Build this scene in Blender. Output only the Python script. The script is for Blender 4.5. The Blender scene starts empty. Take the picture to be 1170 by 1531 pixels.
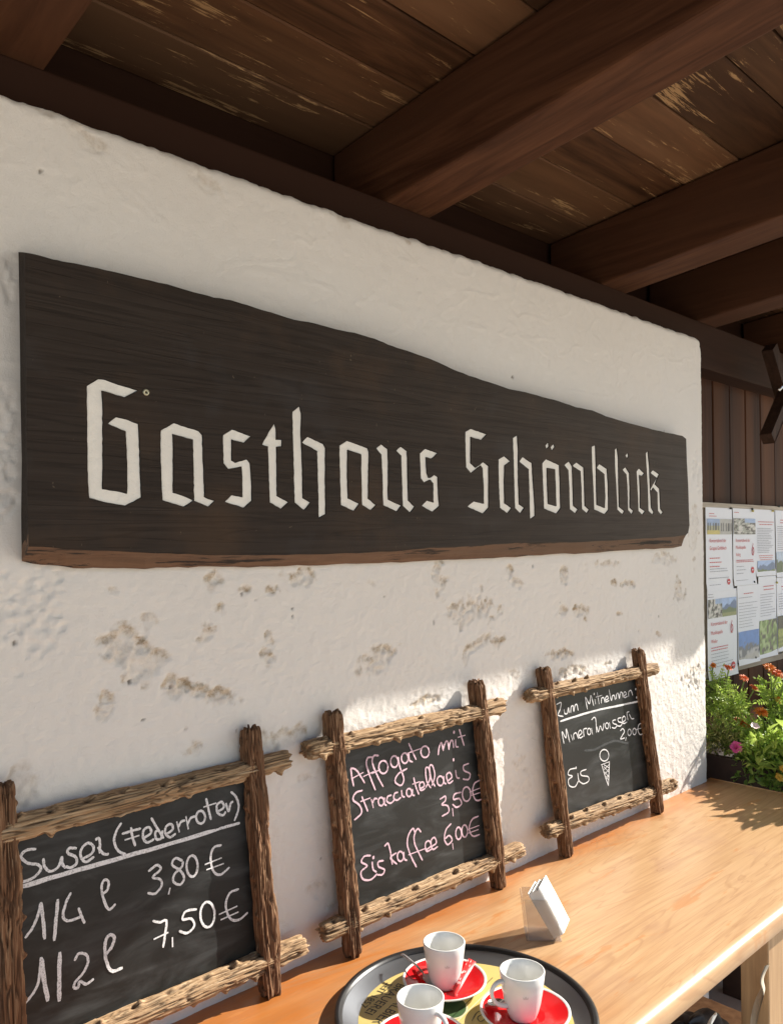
import bpy, bmesh, math, random
import numpy as np
from mathutils import Vector, Matrix

S = bpy.context.scene
COL = S.collection
rnd = random.Random(7)

# ------------------------------------------------------------------ camera
# origin of the layout is the camera's foot point; EYE is its height
EYE = 1.54
FPX = 1210.0            # focal length in pixels of a 1170 x 1531 frame
YAW = math.radians(43.2)
ROLL = 0.0125
CX, CY = 585.0, 815.0
F = Vector((math.sin(YAW), math.cos(YAW), 0))
Rv = Vector((math.cos(YAW), -math.sin(YAW), 0))
Uv = Vector((0, 0, 1))
cam_d = bpy.data.cameras.new('camera')
cam = bpy.data.objects.new('camera', cam_d)
COL.objects.link(cam)
S.camera = cam
cam_d.sensor_fit = 'VERTICAL'
cam_d.sensor_height = 36.0
cam_d.lens = 36.0 * FPX / 1531.0
cam_d.shift_y = (CY - 765.5) / 1531.0
cam_d.clip_start = 0.05
cam_d.clip_end = 400
xr = (Rv - ROLL * Uv * -1).normalized()
# world right appears along (1,-ROLL) in the picture
cr = (Rv * 1.0 - Uv * ROLL).normalized()
cu = (Uv + Rv * ROLL).normalized()
M = Matrix.Identity(4)
for i in range(3):
    M[i][0] = cr[i]; M[i][1] = cu[i]; M[i][2] = -F[i]
M[0][3] = 0; M[1][3] = 0; M[2][3] = EYE
cam.matrix_world = M

# ------------------------------------------------------------------ light
SUNV = Vector((-1.0, 0.30, -0.65)).normalized()      # travel direction of the sunlight
sun_el = math.asin(-SUNV.z)
sun_az = math.atan2(-SUNV.x, -SUNV.y)
W = bpy.data.worlds.new('World'); S.world = W; W.use_nodes = True
nt = W.node_tree
bg = nt.nodes['Background']
sky = nt.nodes.new('ShaderNodeTexSky'); sky.sky_type = 'NISHITA'
sky.sun_disc = False; sky.sun_elevation = sun_el; sky.sun_rotation = sun_az
nt.links.new(sky.outputs[0], bg.inputs[0]); bg.inputs[1].default_value = 0.085
sd = bpy.data.lights.new('sun', 'SUN'); sd.energy = 5.0; sd.angle = math.radians(0.5); sd.color = (1.0, 0.94, 0.85)
sun = bpy.data.objects.new('sun', sd); COL.objects.link(sun)
sun.rotation_euler = SUNV.to_track_quat('-Z', 'Y').to_euler()
S.view_settings.view_transform = 'Standard'
S.view_settings.look = 'None'
S.view_settings.exposure = 1.0
S.view_settings.gamma = 1.0
S.view_settings.use_curve_mapping = False
S.cycles.max_bounces = 10
S.cycles.diffuse_bounces = 6
S.cycles.transparent_max_bounces = 12

# ------------------------------------------------------------------ geometry helpers
def pray(px, py):
    dx, dy = px - CX, py - CY
    c = math.sqrt(1 + ROLL * ROLL)
    a = dx / c / FPX; b = -dy / c / FPX
    a, b = dx / FPX, -dy / FPX
    return F + cr * a + cu * b

def at_y(px, py, Y):
    d = pray(px, py); t = Y / d.y
    return Vector((d.x * t, Y, EYE + d.z * t))

def at_z(px, py, z):
    d = pray(px, py); t = (z - EYE) / d.z
    return Vector((d.x * t, d.y * t, z))

def at_plane(px, py, p, n):
    d = pray(px, py); o = Vector((0, 0, EYE))
    t = (p - o).dot(n) / d.dot(n)
    return o + d * t

def to_px(P):
    v = Vector(P) - Vector((0, 0, EYE)); d = v.dot(F)
    return CX + FPX * v.dot(cr) / d, CY - FPX * v.dot(cu) / d

def _h(ix, iy, iz, seed):
    n = (ix.astype(np.int64) * 374761393 + iy.astype(np.int64) * 668265263 + iz.astype(np.int64) * 2147483647 + seed * 144665)
    n = (n ^ (n >> 13)) * 1274126177
    n = n ^ (n >> 16)
    n = (n * 2246822519) & 0xffffffff
    n = n ^ (n >> 15)
    return (n & 0xffffff) / float(0xffffff)

def vn(x, y, z=0.0, seed=0):
    x, y, z = np.broadcast_arrays(np.asarray(x, float), np.asarray(y, float), np.asarray(z, float))
    ix, iy, iz = np.floor(x), np.floor(y), np.floor(z)
    fx, fy, fz = x - ix, y - iy, z - iz
    fx = fx * fx * (3 - 2 * fx); fy = fy * fy * (3 - 2 * fy); fz = fz * fz * (3 - 2 * fz)
    r = 0
    for a in (0, 1):
        for b in (0, 1):
            for c in (0, 1):
                w = (fx if a else 1 - fx) * (fy if b else 1 - fy) * (fz if c else 1 - fz)
                r = r + w * _h(ix + a, iy + b, iz + c, seed)
    return r

def fbm(x, y, z=0.0, o=3, seed=0):
    s = 0; a = 1; t = 0
    for k in range(o):
        s = s + a * vn(np.asarray(x) * 2 ** k, np.asarray(y) * 2 ** k, np.asarray(z) * 2 ** k, seed + k); t += a; a *= .5
    return s / t

ORI = {}
def thing(name, label, cat, loc=(0, 0, 0), group=None):
    o = bpy.data.objects.new(name, None); COL.objects.link(o)
    o.empty_display_size = .05
    o.location = loc; ORI[o] = Vector(loc)
    o['label'] = label; o['category'] = cat
    if group: o['group'] = group
    return o

def tag(o, label=None, cat=None, group=None, kind=None):
    if label: o['label'] = label
    if cat: o['category'] = cat
    if group: o['group'] = group
    if kind: o['kind'] = kind
    return o

def mk(name, V, Fc, mat, parent=None, smooth=False, origin=None, kind=None):
    """one mesh object; V are world coordinates"""
    V = np.asarray([tuple(v) for v in V], float) if not isinstance(V, np.ndarray) else V
    if parent is not None: org = ORI[parent]
    else: org = Vector(origin) if origin is not None else Vector((0, 0, 0))
    V = V - np.array(org)
    me = bpy.data.meshes.new(name)
    me.from_pydata(V.tolist(), [], [list(map(int, f)) for f in Fc])
    me.update()
    if smooth: me.polygons.foreach_set('use_smooth', [True] * len(me.polygons))
    if mat is not None: me.materials.append(mat)
    o = bpy.data.objects.new(name, me); COL.objects.link(o)
    ORI[o] = org
    if parent is not None:
        o.parent = parent
        if parent.type == 'MESH': pass
    else: o.location = org
    if kind: o['kind'] = kind
    return o

def box_vf(x0, x1, y0, y1, z0, z1):
    V = [(x, y, z) for z in (z0, z1) for y in (y0, y1) for x in (x0, x1)]
    Fc = [(0, 2, 3, 1), (4, 5, 7, 6), (0, 1, 5, 4), (2, 6, 7, 3), (0, 4, 6, 2), (1, 3, 7, 5)]
    return V, Fc

def bevbox(name, c, ax, ay, az, mat, parent=None, bev=0.003, kind=None, origin=None, seg=2):
    """box centred at c with half-extent vectors ax, ay, az"""
    bm = bmesh.new()
    bmesh.ops.create_cube(bm, size=2)
    c = Vector(c); ax, ay, az = Vector(ax), Vector(ay), Vector(az)
    for v in bm.verts:
        v.co = c + ax * v.co.x + ay * v.co.y + az * v.co.z
    if bev: bmesh.ops.bevel(bm, geom=bm.edges[:], offset=bev, segments=seg, affect='EDGES', profile=.6)
    V = [v.co.copy() for v in bm.verts]; bm.verts.index_update()
    Fc = [[v.index for v in f.verts] for f in bm.faces]
    bm.free()
    return mk(name, V, Fc, mat, parent, kind=kind, origin=origin)

def lathe(prof, c, n=48, axis='z', ang0=0, ang1=2 * math.pi):
    V = []; Fc = []
    m = len(prof)
    for i in range(n):
        a = ang0 + (ang1 - ang0) * i / n
        for (r, z) in prof:
            V.append((c[0] + r * math.cos(a), c[1] + r * math.sin(a), c[2] + z))
    for i in range(n):
        j = (i + 1) % n
        for k in range(m - 1):
            Fc.append((i * m + k, j * m + k, j * m + k + 1, i * m + k + 1))
    return V, Fc

def tube_vf(pts, rad, n=10, caps=True, flat=None):
    """tube along pts; rad float or list; flat: (a,b) ellipse ratio"""
    pts = [Vector(p) for p in pts]; V = []; Fc = []
    up = Vector((0, 0, 1))
    prev = None
    for i, p in enumerate(pts):
        t = (pts[min(i + 1, len(pts) - 1)] - pts[max(i - 1, 0)]).normalized()
        if prev is None:
            s = t.cross(up)
            if s.length < .1: s = t.cross(Vector((1, 0, 0)))
            s.normalize()
        else:
            s = (prev - t * prev.dot(t)).normalized()
        prev = s; u = s.cross(t)
        r = rad[i] if isinstance(rad, (list, tuple)) else rad
        fa, fb = flat if flat else (1, 1)
        for k in range(n):
            a = 2 * math.pi * k / n
            V.append(p + s * math.cos(a) * r * fa + u * math.sin(a) * r * fb)
    for i in range(len(pts) - 1):
        for k in range(n):
            l = (k + 1) % n
            Fc.append((i * n + k, i * n + l, (i + 1) * n + l, (i + 1) * n + k))
    if caps:
        Fc.append(list(range(n - 1, -1, -1))); Fc.append([(len(pts) - 1) * n + k for k in range(n)])
    return V, Fc

def catmull(P, sub=5):
    P = [Vector(p) for p in P]
    if len(P) < 3: return P
    out = []
    Q = [P[0] * 2 - P[1]] + P + [P[-1] * 2 - P[-2]]
    for i in range(1, len(Q) - 2):
        p0, p1, p2, p3 = Q[i - 1], Q[i], Q[i + 1], Q[i + 2]
        for k in range(sub):
            t = k / sub
            out.append(.5 * ((2 * p1) + (p2 - p0) * t + (2 * p0 - 5 * p1 + 4 * p2 - p3) * t * t + (3 * p1 - p0 - 3 * p2 + p3) * t ** 3))
    out.append(P[-1])
    return out

def ellipse_pts(cx, cy, rx, ry, n=12, a0=0):
    return [(cx + rx * math.cos(a0 + 2 * math.pi * i / n), cy + ry * math.sin(a0 + 2 * math.pi * i / n)) for i in range(n + 2)]

# ------------------------------------------------------------------ materials
def new_mat(name):
    m = bpy.data.materials.new(name); m.use_nodes = True
    return m, m.node_tree, m.node_tree.nodes['Principled BSDF']

def N(nt, t, **kw):
    n = nt.nodes.new(t)
    for k, v in kw.items():
        if k in n.inputs.keys(): n.inputs[k].default_value = v
        else: setattr(n, k, v)
    return n

def ramp(nt, fac, stops):
    r = nt.nodes.new('ShaderNodeValToRGB')
    while len(r.color_ramp.elements) < len(stops): r.color_ramp.elements.new(.5)
    for e, (p, c) in zip(r.color_ramp.elements, stops):
        e.position = p; e.color = (c[0], c[1], c[2], 1) if hasattr(c, '__len__') else (c, c, c, 1)
    nt.links.new(fac, r.inputs[0]); return r.outputs[0]

def mixc(nt, fac, a, b, mode='MIX'):
    m = nt.nodes.new('ShaderNodeMix'); m.data_type = 'RGBA'; m.blend_type = mode
    def s(sock, v):
        if isinstance(v, (tuple, list)): sock.default_value = (v[0], v[1], v[2], 1)
        elif isinstance(v, (int, float)): sock.default_value = v
        else: nt.links.new(v, sock)
    s(m.inputs[0], fac); s(m.inputs[6], a); s(m.inputs[7], b)
    return m.outputs[2]

def coords(nt, scale=(1, 1, 1), rnd_off=True, rot=(0, 0, 0)):
    tc = nt.nodes.new('ShaderNodeTexCoord')
    mp = nt.nodes.new('ShaderNodeMapping'); mp.inputs['Scale'].default_value = scale
    mp.inputs['Rotation'].default_value = rot
    src = tc.outputs['Object']
    if rnd_off:
        oi = nt.nodes.new('ShaderNodeObjectInfo')
        ml = nt.nodes.new('ShaderNodeMath'); ml.operation = 'MULTIPLY'; ml.inputs[1].default_value = 37.0
        nt.links.new(oi.outputs['Random'], ml.inputs[0])
        ad = nt.nodes.new('ShaderNodeVectorMath'); ad.operation = 'ADD'
        nt.links.new(src, ad.inputs[0]); nt.links.new(ml.outputs[0], ad.inputs[1]); src = ad.outputs[0]
    nt.links.new(src, mp.inputs[0]); return mp.outputs[0]

def noise(nt, vec, scale, detail=4, rough=.55, dist=0.0):
    n = nt.nodes.new('ShaderNodeTexNoise'); n.inputs['Scale'].default_value = scale
    n.inputs['Detail'].default_value = detail; n.inputs['Roughness'].default_value = rough; n.inputs['Distortion'].default_value = dist
    nt.links.new(vec, n.inputs['Vector']); return n.outputs[0]

def bump(nt, b, h, strength=.3, dist=.002, prev=None):
    n = nt.nodes.new('ShaderNodeBump'); n.inputs['Strength'].default_value = strength; n.inputs['Distance'].default_value = dist
    nt.links.new(h, n.inputs['Height'])
    if prev is not None: nt.links.new(prev, n.inputs['Normal'])
    nt.links.new(n.outputs[0], b.inputs['Normal']); return n.outputs[0]

def flat_mat(name, c, rough=.6, spec=.5, metal=0, nb=None, var=0.0):
    m, nt, b = new_mat(name)
    b.inputs['Base Color'].default_value = (*c, 1); b.inputs['Roughness'].default_value = rough
    b.inputs['Metallic'].default_value = metal; b.inputs['Specular IOR Level'].default_value = spec
    if var:
        v = coords(nt); n = noise(nt, v, 40, 4)
        nt.links.new(mixc(nt, n, tuple(x * (1 - var) for x in c), tuple(min(1, x * (1 + var)) for x in c)), b.inputs['Base Color'])
    if nb:
        v = coords(nt); bump(nt, b, noise(nt, v, nb[0], 4), nb[1], nb[2])
    return m

def wood_mat(name, c1, c2, c3=None, axis='x', rough=.6, grain=(3, 60, 60), flake=None, bstr=.35, bdist=.001, spec=.4, tint=.25, knots=False):
    """c1 dark, c2 light; grain runs along axis"""
    m, nt, b = new_mat(name)
    g = {'x': (grain[0], grain[1], grain[1]), 'y': (grain[1], grain[0], grain[1]), 'z': (grain[1], grain[1], grain[0])}[axis]
    v = coords(nt, g); n1 = noise(nt, v, 1.0, 6, .6, .6)
    v2 = coords(nt, tuple(x * .12 for x in g)); n2 = noise(nt, v2, 1.0, 3, .5, .3)
    col = ramp(nt, n1, [(.3, c1), (.7, c2)])
    if c3: col = mixc(nt, ramp(nt, n2, [(.4, 0.0), (.65, 1.0)]), col, c3)
    oi = nt.nodes.new('ShaderNodeObjectInfo')
    mr = N(nt, 'ShaderNodeMapRange'); mr.inputs[3].default_value = 1 - tint; mr.inputs[4].default_value = 1 + tint
    nt.links.new(oi.outputs['Random'], mr.inputs[0])
    hv = nt.nodes.new('ShaderNodeHueSaturation'); nt.links.new(mr.outputs[0], hv.inputs['Value']); nt.links.new(col, hv.inputs['Color'])
    col = hv.outputs[0]
    if flake:
        fc, thr, sc = flake
        vf = coords(nt, tuple(x * sc for x in g)); nf = noise(nt, vf, 1.0, 8, .75, .4)
        vb = coords(nt, (2.2, 2.2, 2.2)); nb_ = noise(nt, vb, 1.0, 3)
        mm = nt.nodes.new('ShaderNodeMath'); mm.operation = 'ADD'; nt.links.new(nf, mm.inputs[0])
        m2 = nt.nodes.new('ShaderNodeMath'); m2.operation = 'MULTIPLY'; m2.inputs[1].default_value = .55; nt.links.new(nb_, m2.inputs[0]); nt.links.new(m2.outputs[0], mm.inputs[1])
        fm = ramp(nt, mm.outputs[0], [(thr, 0.0), (thr + .035, 1.0)])
        col = mixc(nt, fm, col, fc)
    nt.links.new(col, b.inputs['Base Color'])
    b.inputs['Roughness'].default_value = rough; b.inputs['Specular IOR Level'].default_value = spec
    bump(nt, b, n1, bstr, bdist)
    return m

MAT = {}
# plaster with worn patches (attribute 'worn') and darker pits (attribute 'pit')
m, nt, b = new_mat('lime_plaster')
v = coords(nt, rnd_off=False)
a = nt.nodes.new('ShaderNodeAttribute'); a.attribute_name = 'worn'
a2 = nt.nodes.new('ShaderNodeAttribute'); a2.attribute_name = 'pit'; a.attribute_name = 'stain'
base = mixc(nt, noise(nt, v, 2.2, 4), (.78, .73, .67), (.84, .80, .745))
n = noise(nt, v, 60, 6, .7)
tan = mixc(nt, ramp(nt, noise(nt, v, 38, 5, .75), [(.38, 0.0), (.62, 1.0)]), (.38, .275, .17), (.70, .61, .49))
mm = nt.nodes.new('ShaderNodeMath'); mm.operation = 'MULTIPLY'; nt.links.new(a.outputs['Fac'], mm.inputs[0]); nt.links.new(ramp(nt, n, [(.35, 0.15), (.6, 1.0)]), mm.inputs[1])
c = mixc(nt, mm.outputs[0], base, tan)
c = mixc(nt, a2.outputs['Fac'], c, (.16, .12, .085))
nt.links.new(c, b.inputs['Base Color']); b.inputs['Roughness'].default_value = .92; b.inputs['Specular IOR Level'].default_value = .15
p = bump(nt, b, noise(nt, v, 300, 5, .8), .9, .0014)
def ridged(nt, v, sc, det=5):
    n = nt.nodes.new('ShaderNodeTexNoise'); n.noise_type = 'RIDGED_MULTIFRACTAL'; n.inputs['Scale'].default_value = sc; n.inputs['Detail'].default_value = det
    n.inputs['Distortion'].default_value = .6; nt.links.new(v, n.inputs['Vector']); return n.outputs[0]
lowa = nt.nodes.new('ShaderNodeAttribute'); lowa.attribute_name = 'rough_zone'
vd = nt.nodes.new('ShaderNodeMapping'); vd.inputs['Rotation'].default_value = (0, .5, 0); vd.inputs['Scale'].default_value = (1, 1, 1.9); nt.links.new(v, vd.inputs[0])
rg = nt.nodes.new('ShaderNodeMath'); rg.operation = 'MULTIPLY'; nt.links.new(ridged(nt, vd.outputs[0], 46), rg.inputs[0]); nt.links.new(lowa.outputs['Fac'], rg.inputs[1])
p = bump(nt, b, rg.outputs[0], .55, .0022, p)
bump(nt, b, ridged(nt, vd.outputs[0], 7, 3), .12, .004, p)
MAT['plaster'] = m

m, nt, b = new_mat('stained_sign_wood')
v = coords(nt, (2.5, 130, 130), rnd_off=False); n1 = noise(nt, v, 1.0, 6, .65, .5)
vr = coords(nt, (1.1, 26, 26), rnd_off=False); n2 = noise(nt, vr, 1.0, 3, .5, .8)
vp = coords(nt, (5, 5, 5), rnd_off=False); n3 = noise(nt, vp, 1.0, 4, .6)
vs = coords(nt, (110, 110, 90), rnd_off=False); n4 = noise(nt, vs, 1.0, 2, .5)
col = ramp(nt, n1, [(.3, (.028, .020, .015)), (.7, (.045, .034, .027))])
rings = ramp(nt, n2, [(.36, 0.0), (.40, .3), (.43, 0.0), (.50, 0.0), (.53, .35), (.55, 0.0), (.62, 0.0), (.64, .4), (.68, 0.0)])
col = mixc(nt, rings, col, (.008, .006, .005))
col = mixc(nt, ramp(nt, n3, [(.52, 0.0), (.72, .6)]), col, (.075, .045, .026))
col = mixc(nt, ramp(nt, n3, [(.28, .5), (.42, 0.0)]), col, (.05, .046, .045))
col = mixc(nt, ramp(nt, n4, [(.74, 0.0), (.78, .5)]), col, (.16, .12, .08))
tcs = nt.nodes.new('ShaderNodeTexCoord'); sx = nt.nodes.new('ShaderNodeSeparateXYZ'); nt.links.new(tcs.outputs['Object'], sx.inputs[0])
mrx = N(nt, 'ShaderNodeMapRange'); mrx.inputs[1].default_value = .5; mrx.inputs[2].default_value = 2.0; mrx.inputs[3].default_value = 0; mrx.inputs[4].default_value = .75; nt.links.new(sx.outputs[0], mrx.inputs[0])
mwx = nt.nodes.new('ShaderNodeMath'); mwx.operation = 'MULTIPLY'; nt.links.new(mrx.outputs[0], mwx.inputs[0]); nt.links.new(ramp(nt, n1, [(.3, .45), (.65, 1.0)]), mwx.inputs[1])
col = mixc(nt, mwx.outputs[0], col, (.088, .073, .06))
nt.links.new(col, b.inputs['Base Color']); b.inputs['Roughness'].default_value = .7; b.inputs['Specular IOR Level'].default_value = .16
pp = bump(nt, b, n1, .7, .0015)
bump(nt, b, ramp(nt, rings, [(0, 1.0), (1, 0.0)]), .6, .0015, pp)
MAT['sign_wood'] = m
MAT['sign_edge'] = wood_mat('weathered_sign_edge', (.09, .045, .024), (.22, .12, .066), (.13, .08, .052), 'x', .75, (4, 60, 60), bstr=.8, bdist=.003, tint=.05, flake=((.016, .011, .008), .80, .5))
MAT['letter'] = flat_mat('cream_letter_paint', (.84, .80, .72), .7, nb=(90, .9, .002), var=.1)
MAT['carve'] = flat_mat('dark_wood_cut_shade', (.018, .013, .011), .8)  # near black so the letter cuts show a shaded edge
MAT['rafter'] = wood_mat('red_brown_rafter_wood', (.034, .0125, .006), (.10, .042, .02), (.065, .028, .014), 'y', .7, (3, 45, 45), bstr=.5, spec=.12, tint=.2, flake=((.24, .15, .085), 1.05, .5))
MAT['beam'] = wood_mat('dark_beam_wood', (.022, .0095, .005), (.052, .023, .012), (.034, .015, .009), 'x', .7, (3, 45, 45), bstr=.5, spec=.1, tint=.1)
MAT['ceil'] = wood_mat('flaking_ceiling_board', (.038, .017, .008), (.115, .052, .024), (.135, .07, .035), 'x', .65, (3.2, 40, 40), bstr=.5, spec=.15, tint=.4, flake=((.38, .23, .11), .87, 1.4))
MAT['plank'] = wood_mat('brown_wall_plank', (.022, .0095, .006), (.055, .022, .013), (.10, .038, .016), 'z', .65, (2.5, 45, 45), bstr=.5, spec=.12, tint=.25)
MAT['greywood'] = wood_mat('grey_board_wood', (.25, .21, .16), (.5, .43, .34), None, 'x', .8, (3, 60, 60))
MAT['tan_wood'] = wood_mat('tan_pine_leg', (.34, .2, .1), (.55, .36, .19), None, 'z', .55, (3, 45, 45), bstr=.3)
MAT['pole'] = wood_mat('dark_bracket_wood', (.025, .013, .008), (.065, .032, .02), None, 'z', .7, (3, 45, 45), spec=.12)

# rustic log bark: colour streaks via generated object coords, geometry carries the relief, crevice shade is darkened into the colour
def log_mat(name, axis, cc):
    m, nt, b = new_mat(name)
    g = {'x': (10, 300, 300), 'z': (300, 300, 10)}[axis]
    v = coords(nt, g); n1 = noise(nt, v, 1, 6, .65, .4)
    v2 = coords(nt, tuple(x * .15 for x in g)); n2 = noise(nt, v2, 1, 4)
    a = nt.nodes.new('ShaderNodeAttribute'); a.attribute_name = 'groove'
    col = ramp(nt, n1, [(.25, cc[0]), (.5, cc[1]), (.75, cc[2])])
    col = mixc(nt, ramp(nt, n2, [(.4, 0.0), (.7, .7)]), col, tuple(x * .72 for x in cc[1]))
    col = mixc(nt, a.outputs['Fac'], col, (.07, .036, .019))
    nt.links.new(col, b.inputs['Base Color']); b.inputs['Roughness'].default_value = .8; b.inputs['Specular IOR Level'].default_value = .25
    bump(nt, b, n1, 1.0, .0022)
    return m
MAT['log_x'] = log_mat('rustic_log_rail', 'x', ((.19, .105, .052), (.42, .27, .145), (.72, .55, .36))); MAT['log_z'] = log_mat('shaded_log_post', 'z', ((.075, .034, .017), (.20, .10, .05), (.50, .34, .20)))  # posts darker than rails, their shade put into the wood colour

m, nt, b = new_mat('chalkboard_slate')
v = coords(nt, (1, 1, 3.0), rot=(0, math.radians(20), 0)); n1 = noise(nt, v, 7, 5, .6, 1.0)
v3 = coords(nt, (2, 2, 40), rot=(0, math.radians(14), 0)); n3 = noise(nt, v3, 2, 5, .6, .2)
mm = nt.nodes.new('ShaderNodeMath'); mm.operation = 'MULTIPLY'; nt.links.new(ramp(nt, n1, [(.45, 0.0), (.72, 1.0)]), mm.inputs[0]); nt.links.new(ramp(nt, n3, [(.3, 0.2), (.7, 1.0)]), mm.inputs[1])
nt.links.new(mixc(nt, mm.outputs[0], (.010, .011, .0105), (.065, .069, .069)), b.inputs['Base Color'])
nt.links.new(ramp(nt, n1, [(.3, .42), (.8, .6)]), b.inputs['Roughness']); b.inputs['Specular IOR Level'].default_value = .35
bump(nt, b, noise(nt, coords(nt), 400, 3), .12, .0004)
MAT['slate'] = m

def chalk(name, c):
    m, nt, b = new_mat(name)
    v = coords(nt); n = noise(nt, v, 420, 3, .7)
    nt.links.new(mixc(nt, ramp(nt, n, [(.32, 1.0), (.5, 0.0)]), c, tuple(x * .45 for x in c)), b.inputs['Base Color'])
    b.inputs['Roughness'].default_value = 1; b.inputs['Specular IOR Level'].default_value = 0
    return m
MAT['chalk'] = chalk('white_chalk', (.80, .80, .80)); MAT['chalk_pink'] = chalk('pink_chalk', (.78, .56, .63))
MAT['chalk_smear'] = chalk('smeared_chalk', (.10, .105, .105))

# table top: worn varnish, orange near the wall, paler where rubbed
m, nt, b = new_mat('worn_varnished_tabletop')
v = coords(nt, (1.6, 22, 22), rnd_off=False); n1 = noise(nt, v, 1.2, 6, .6, 1.6)
vb = coords(nt, (5, 110, 110), rnd_off=False); nfine = noise(nt, vb, 1.0, 6, .6, .4)
v2 = coords(nt, (1.3, 4.5, 1), rnd_off=False); n2 = noise(nt, v2, 1.6, 5, .6, .8)
v3 = coords(nt, (1.2, 7, 1), rnd_off=False); n3 = noise(nt, v3, 2.3, 6, .65, 1.2)
wear = nt.nodes.new('ShaderNodeAttribute'); wear.attribute_name = 'wear'
ad = nt.nodes.new('ShaderNodeMath'); ad.operation = 'ADD'; nt.links.new(n2, ad.inputs[0]); nt.links.new(wear.outputs['Fac'], ad.inputs[1])
w = ramp(nt, ad.outputs[0], [(.62, 0.0), (1.08, 1.0)])
orange = mixc(nt, n1, (.38, .115, .022), (.52, .195, .045))
pale = mixc(nt, n1, (.46, .265, .125), (.63, .415, .225))
col = mixc(nt, w, orange, pale)
col = mixc(nt, ramp(nt, nfine, [(.35, .34), (.6, 0.0)]), col, (.32, .15, .06))
vg = coords(nt, (.55, 7, 1), rnd_off=False); ng = noise(nt, vg, 1.6, 3, .5, 1.4)
gr = ramp(nt, ng, [(.30, 0.0), (.335, .5), (.345, 0.0), (.42, 0.0), (.44, .55), (.447, 0.0), (.52, 0.0), (.535, .5), (.542, 0.0), (.60, 0.0), (.62, .5), (.628, 0.0), (.70, .0)])
col = mixc(nt, gr, col, (.36, .185, .085))
vq = coords(nt, (3.0, 6, 1), rnd_off=False); nq = noise(nt, vq, 1.9, 5, .6, .4)
col = mixc(nt, ramp(nt, nq, [(.55, 0.0), (.75, .55)]), col, (.40, .22, .13))
vk = coords(nt, (9, 300, 1), rot=(0, 0, .25), rnd_off=False); nk2 = noise(nt, vk, 1.0, 2, .5)
col = mixc(nt, ramp(nt, nk2, [(.76, 0.0), (.78, .5)]), col, (.80, .62, .42))
col = mixc(nt, ramp(nt, n3, [(.60, 0.0), (.64, .6)]), col, (.50, .20, .055))
nt.links.new(col, b.inputs['Base Color'])
nt.links.new(ramp(nt, n2, [(.3, .27), (.7, .42)]), b.inputs['Roughness']); b.inputs['Specular IOR Level'].default_value = .5
bump(nt, b, nfine, .18, .0006)
MAT['table'] = m

MAT['tray_black'] = flat_mat('black_tray_rubber', (.012, .012, .013), .32, nb=(90, .1, .0005))
MAT['tray_metal'] = flat_mat('tray_steel_slope', (.30, .32, .35), .30, metal=1.0, nb=(35, .08, .001))
m, nt, b = new_mat('tray_gold_print'); v = coords(nt)
nt.links.new(mixc(nt, noise(nt, v, 60, 3), (.56, .42, .13), (.64, .5, .19)), b.inputs['Base Color']); b.inputs['Roughness'].default_value = .38
MAT['gold'] = m
MAT['print_black'] = flat_mat('black_print', (.03, .03, .022), .5)
MAT['print_green'] = flat_mat('green_print', (.05, .10, .035), .45, var=.2)
MAT['print_cream'] = flat_mat('cream_print', (.62, .56, .36), .45)
MAT['china'] = flat_mat('white_china_glaze', (.80, .80, .77), .13, nb=(14, .04, .002))
MAT['red_glaze'] = flat_mat('red_glaze', (.62, .012, .016), .12, nb=(14, .04, .002))
MAT['crown'] = flat_mat('pale_grey_crown_print', (.60, .60, .58), .3)
MAT['coffee'] = flat_mat('coffee_residue', (.30, .22, .12), .4, var=.3)
MAT['brown_print'] = flat_mat('brown_print', (.25, .06, .03), .5)
MAT['steel'] = flat_mat('spoon_steel', (.6, .6, .6), .18, metal=1.0)
MAT['packet'] = flat_mat('red_sugar_packet', (.6, .03, .03), .45, var=.25, nb=(120, .4, .001))
MAT['packet_white'] = flat_mat('pale_packet_print', (.75, .6, .58), .5, var=.15)
MAT['napkin'] = flat_mat('white_paper_napkin', (.80, .80, .77), .85, nb=(120, .3, .0008))
MAT['paper'] = flat_mat('poster_paper', (.76, .77, .80), .6, nb=(18, .35, .004))
MAT['paper_red'] = flat_mat('poster_red_ink', (.55, .05, .06), .6)
MAT['paper_ink'] = flat_mat('poster_grey_ink', (.33, .33, .36), .7)
MAT['paper_board'] = flat_mat('pale_board_wood', (.62, .56, .46), .7, var=.15)
MAT['pin'] = flat_mat('dark_pin', (.03, .04, .035), .4)
MAT['pin_yellow'] = flat_mat('yellow_pin', (.6, .5, .12), .4)
MAT['box_dark'] = flat_mat('dark_planter', (.035, .018, .013), .6, var=.4, nb=(40, .5, .002))
MAT['box_grey'] = flat_mat('dark_grey_pot', (.05, .055, .055), .55, var=.2)
MAT['soil'] = flat_mat('potting_soil', (.03, .02, .013), .95, var=.5, nb=(60, 1, .01))
MAT['orange'] = flat_mat('marigold_orange', (.85, .24, .025), .6, var=.35)
MAT['redorange'] = flat_mat('marigold_red', (.80, .16, .03), .6, var=.35)
MAT['yellow'] = flat_mat('yellow_petal', (.7, .42, .05), .6, var=.2)
MAT['pink'] = flat_mat('petunia_pink', (.62, .08, .28), .55, var=.25)
MAT['stem'] = flat_mat('green_stem', (.16, .22, .06), .6, var=.3)
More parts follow.
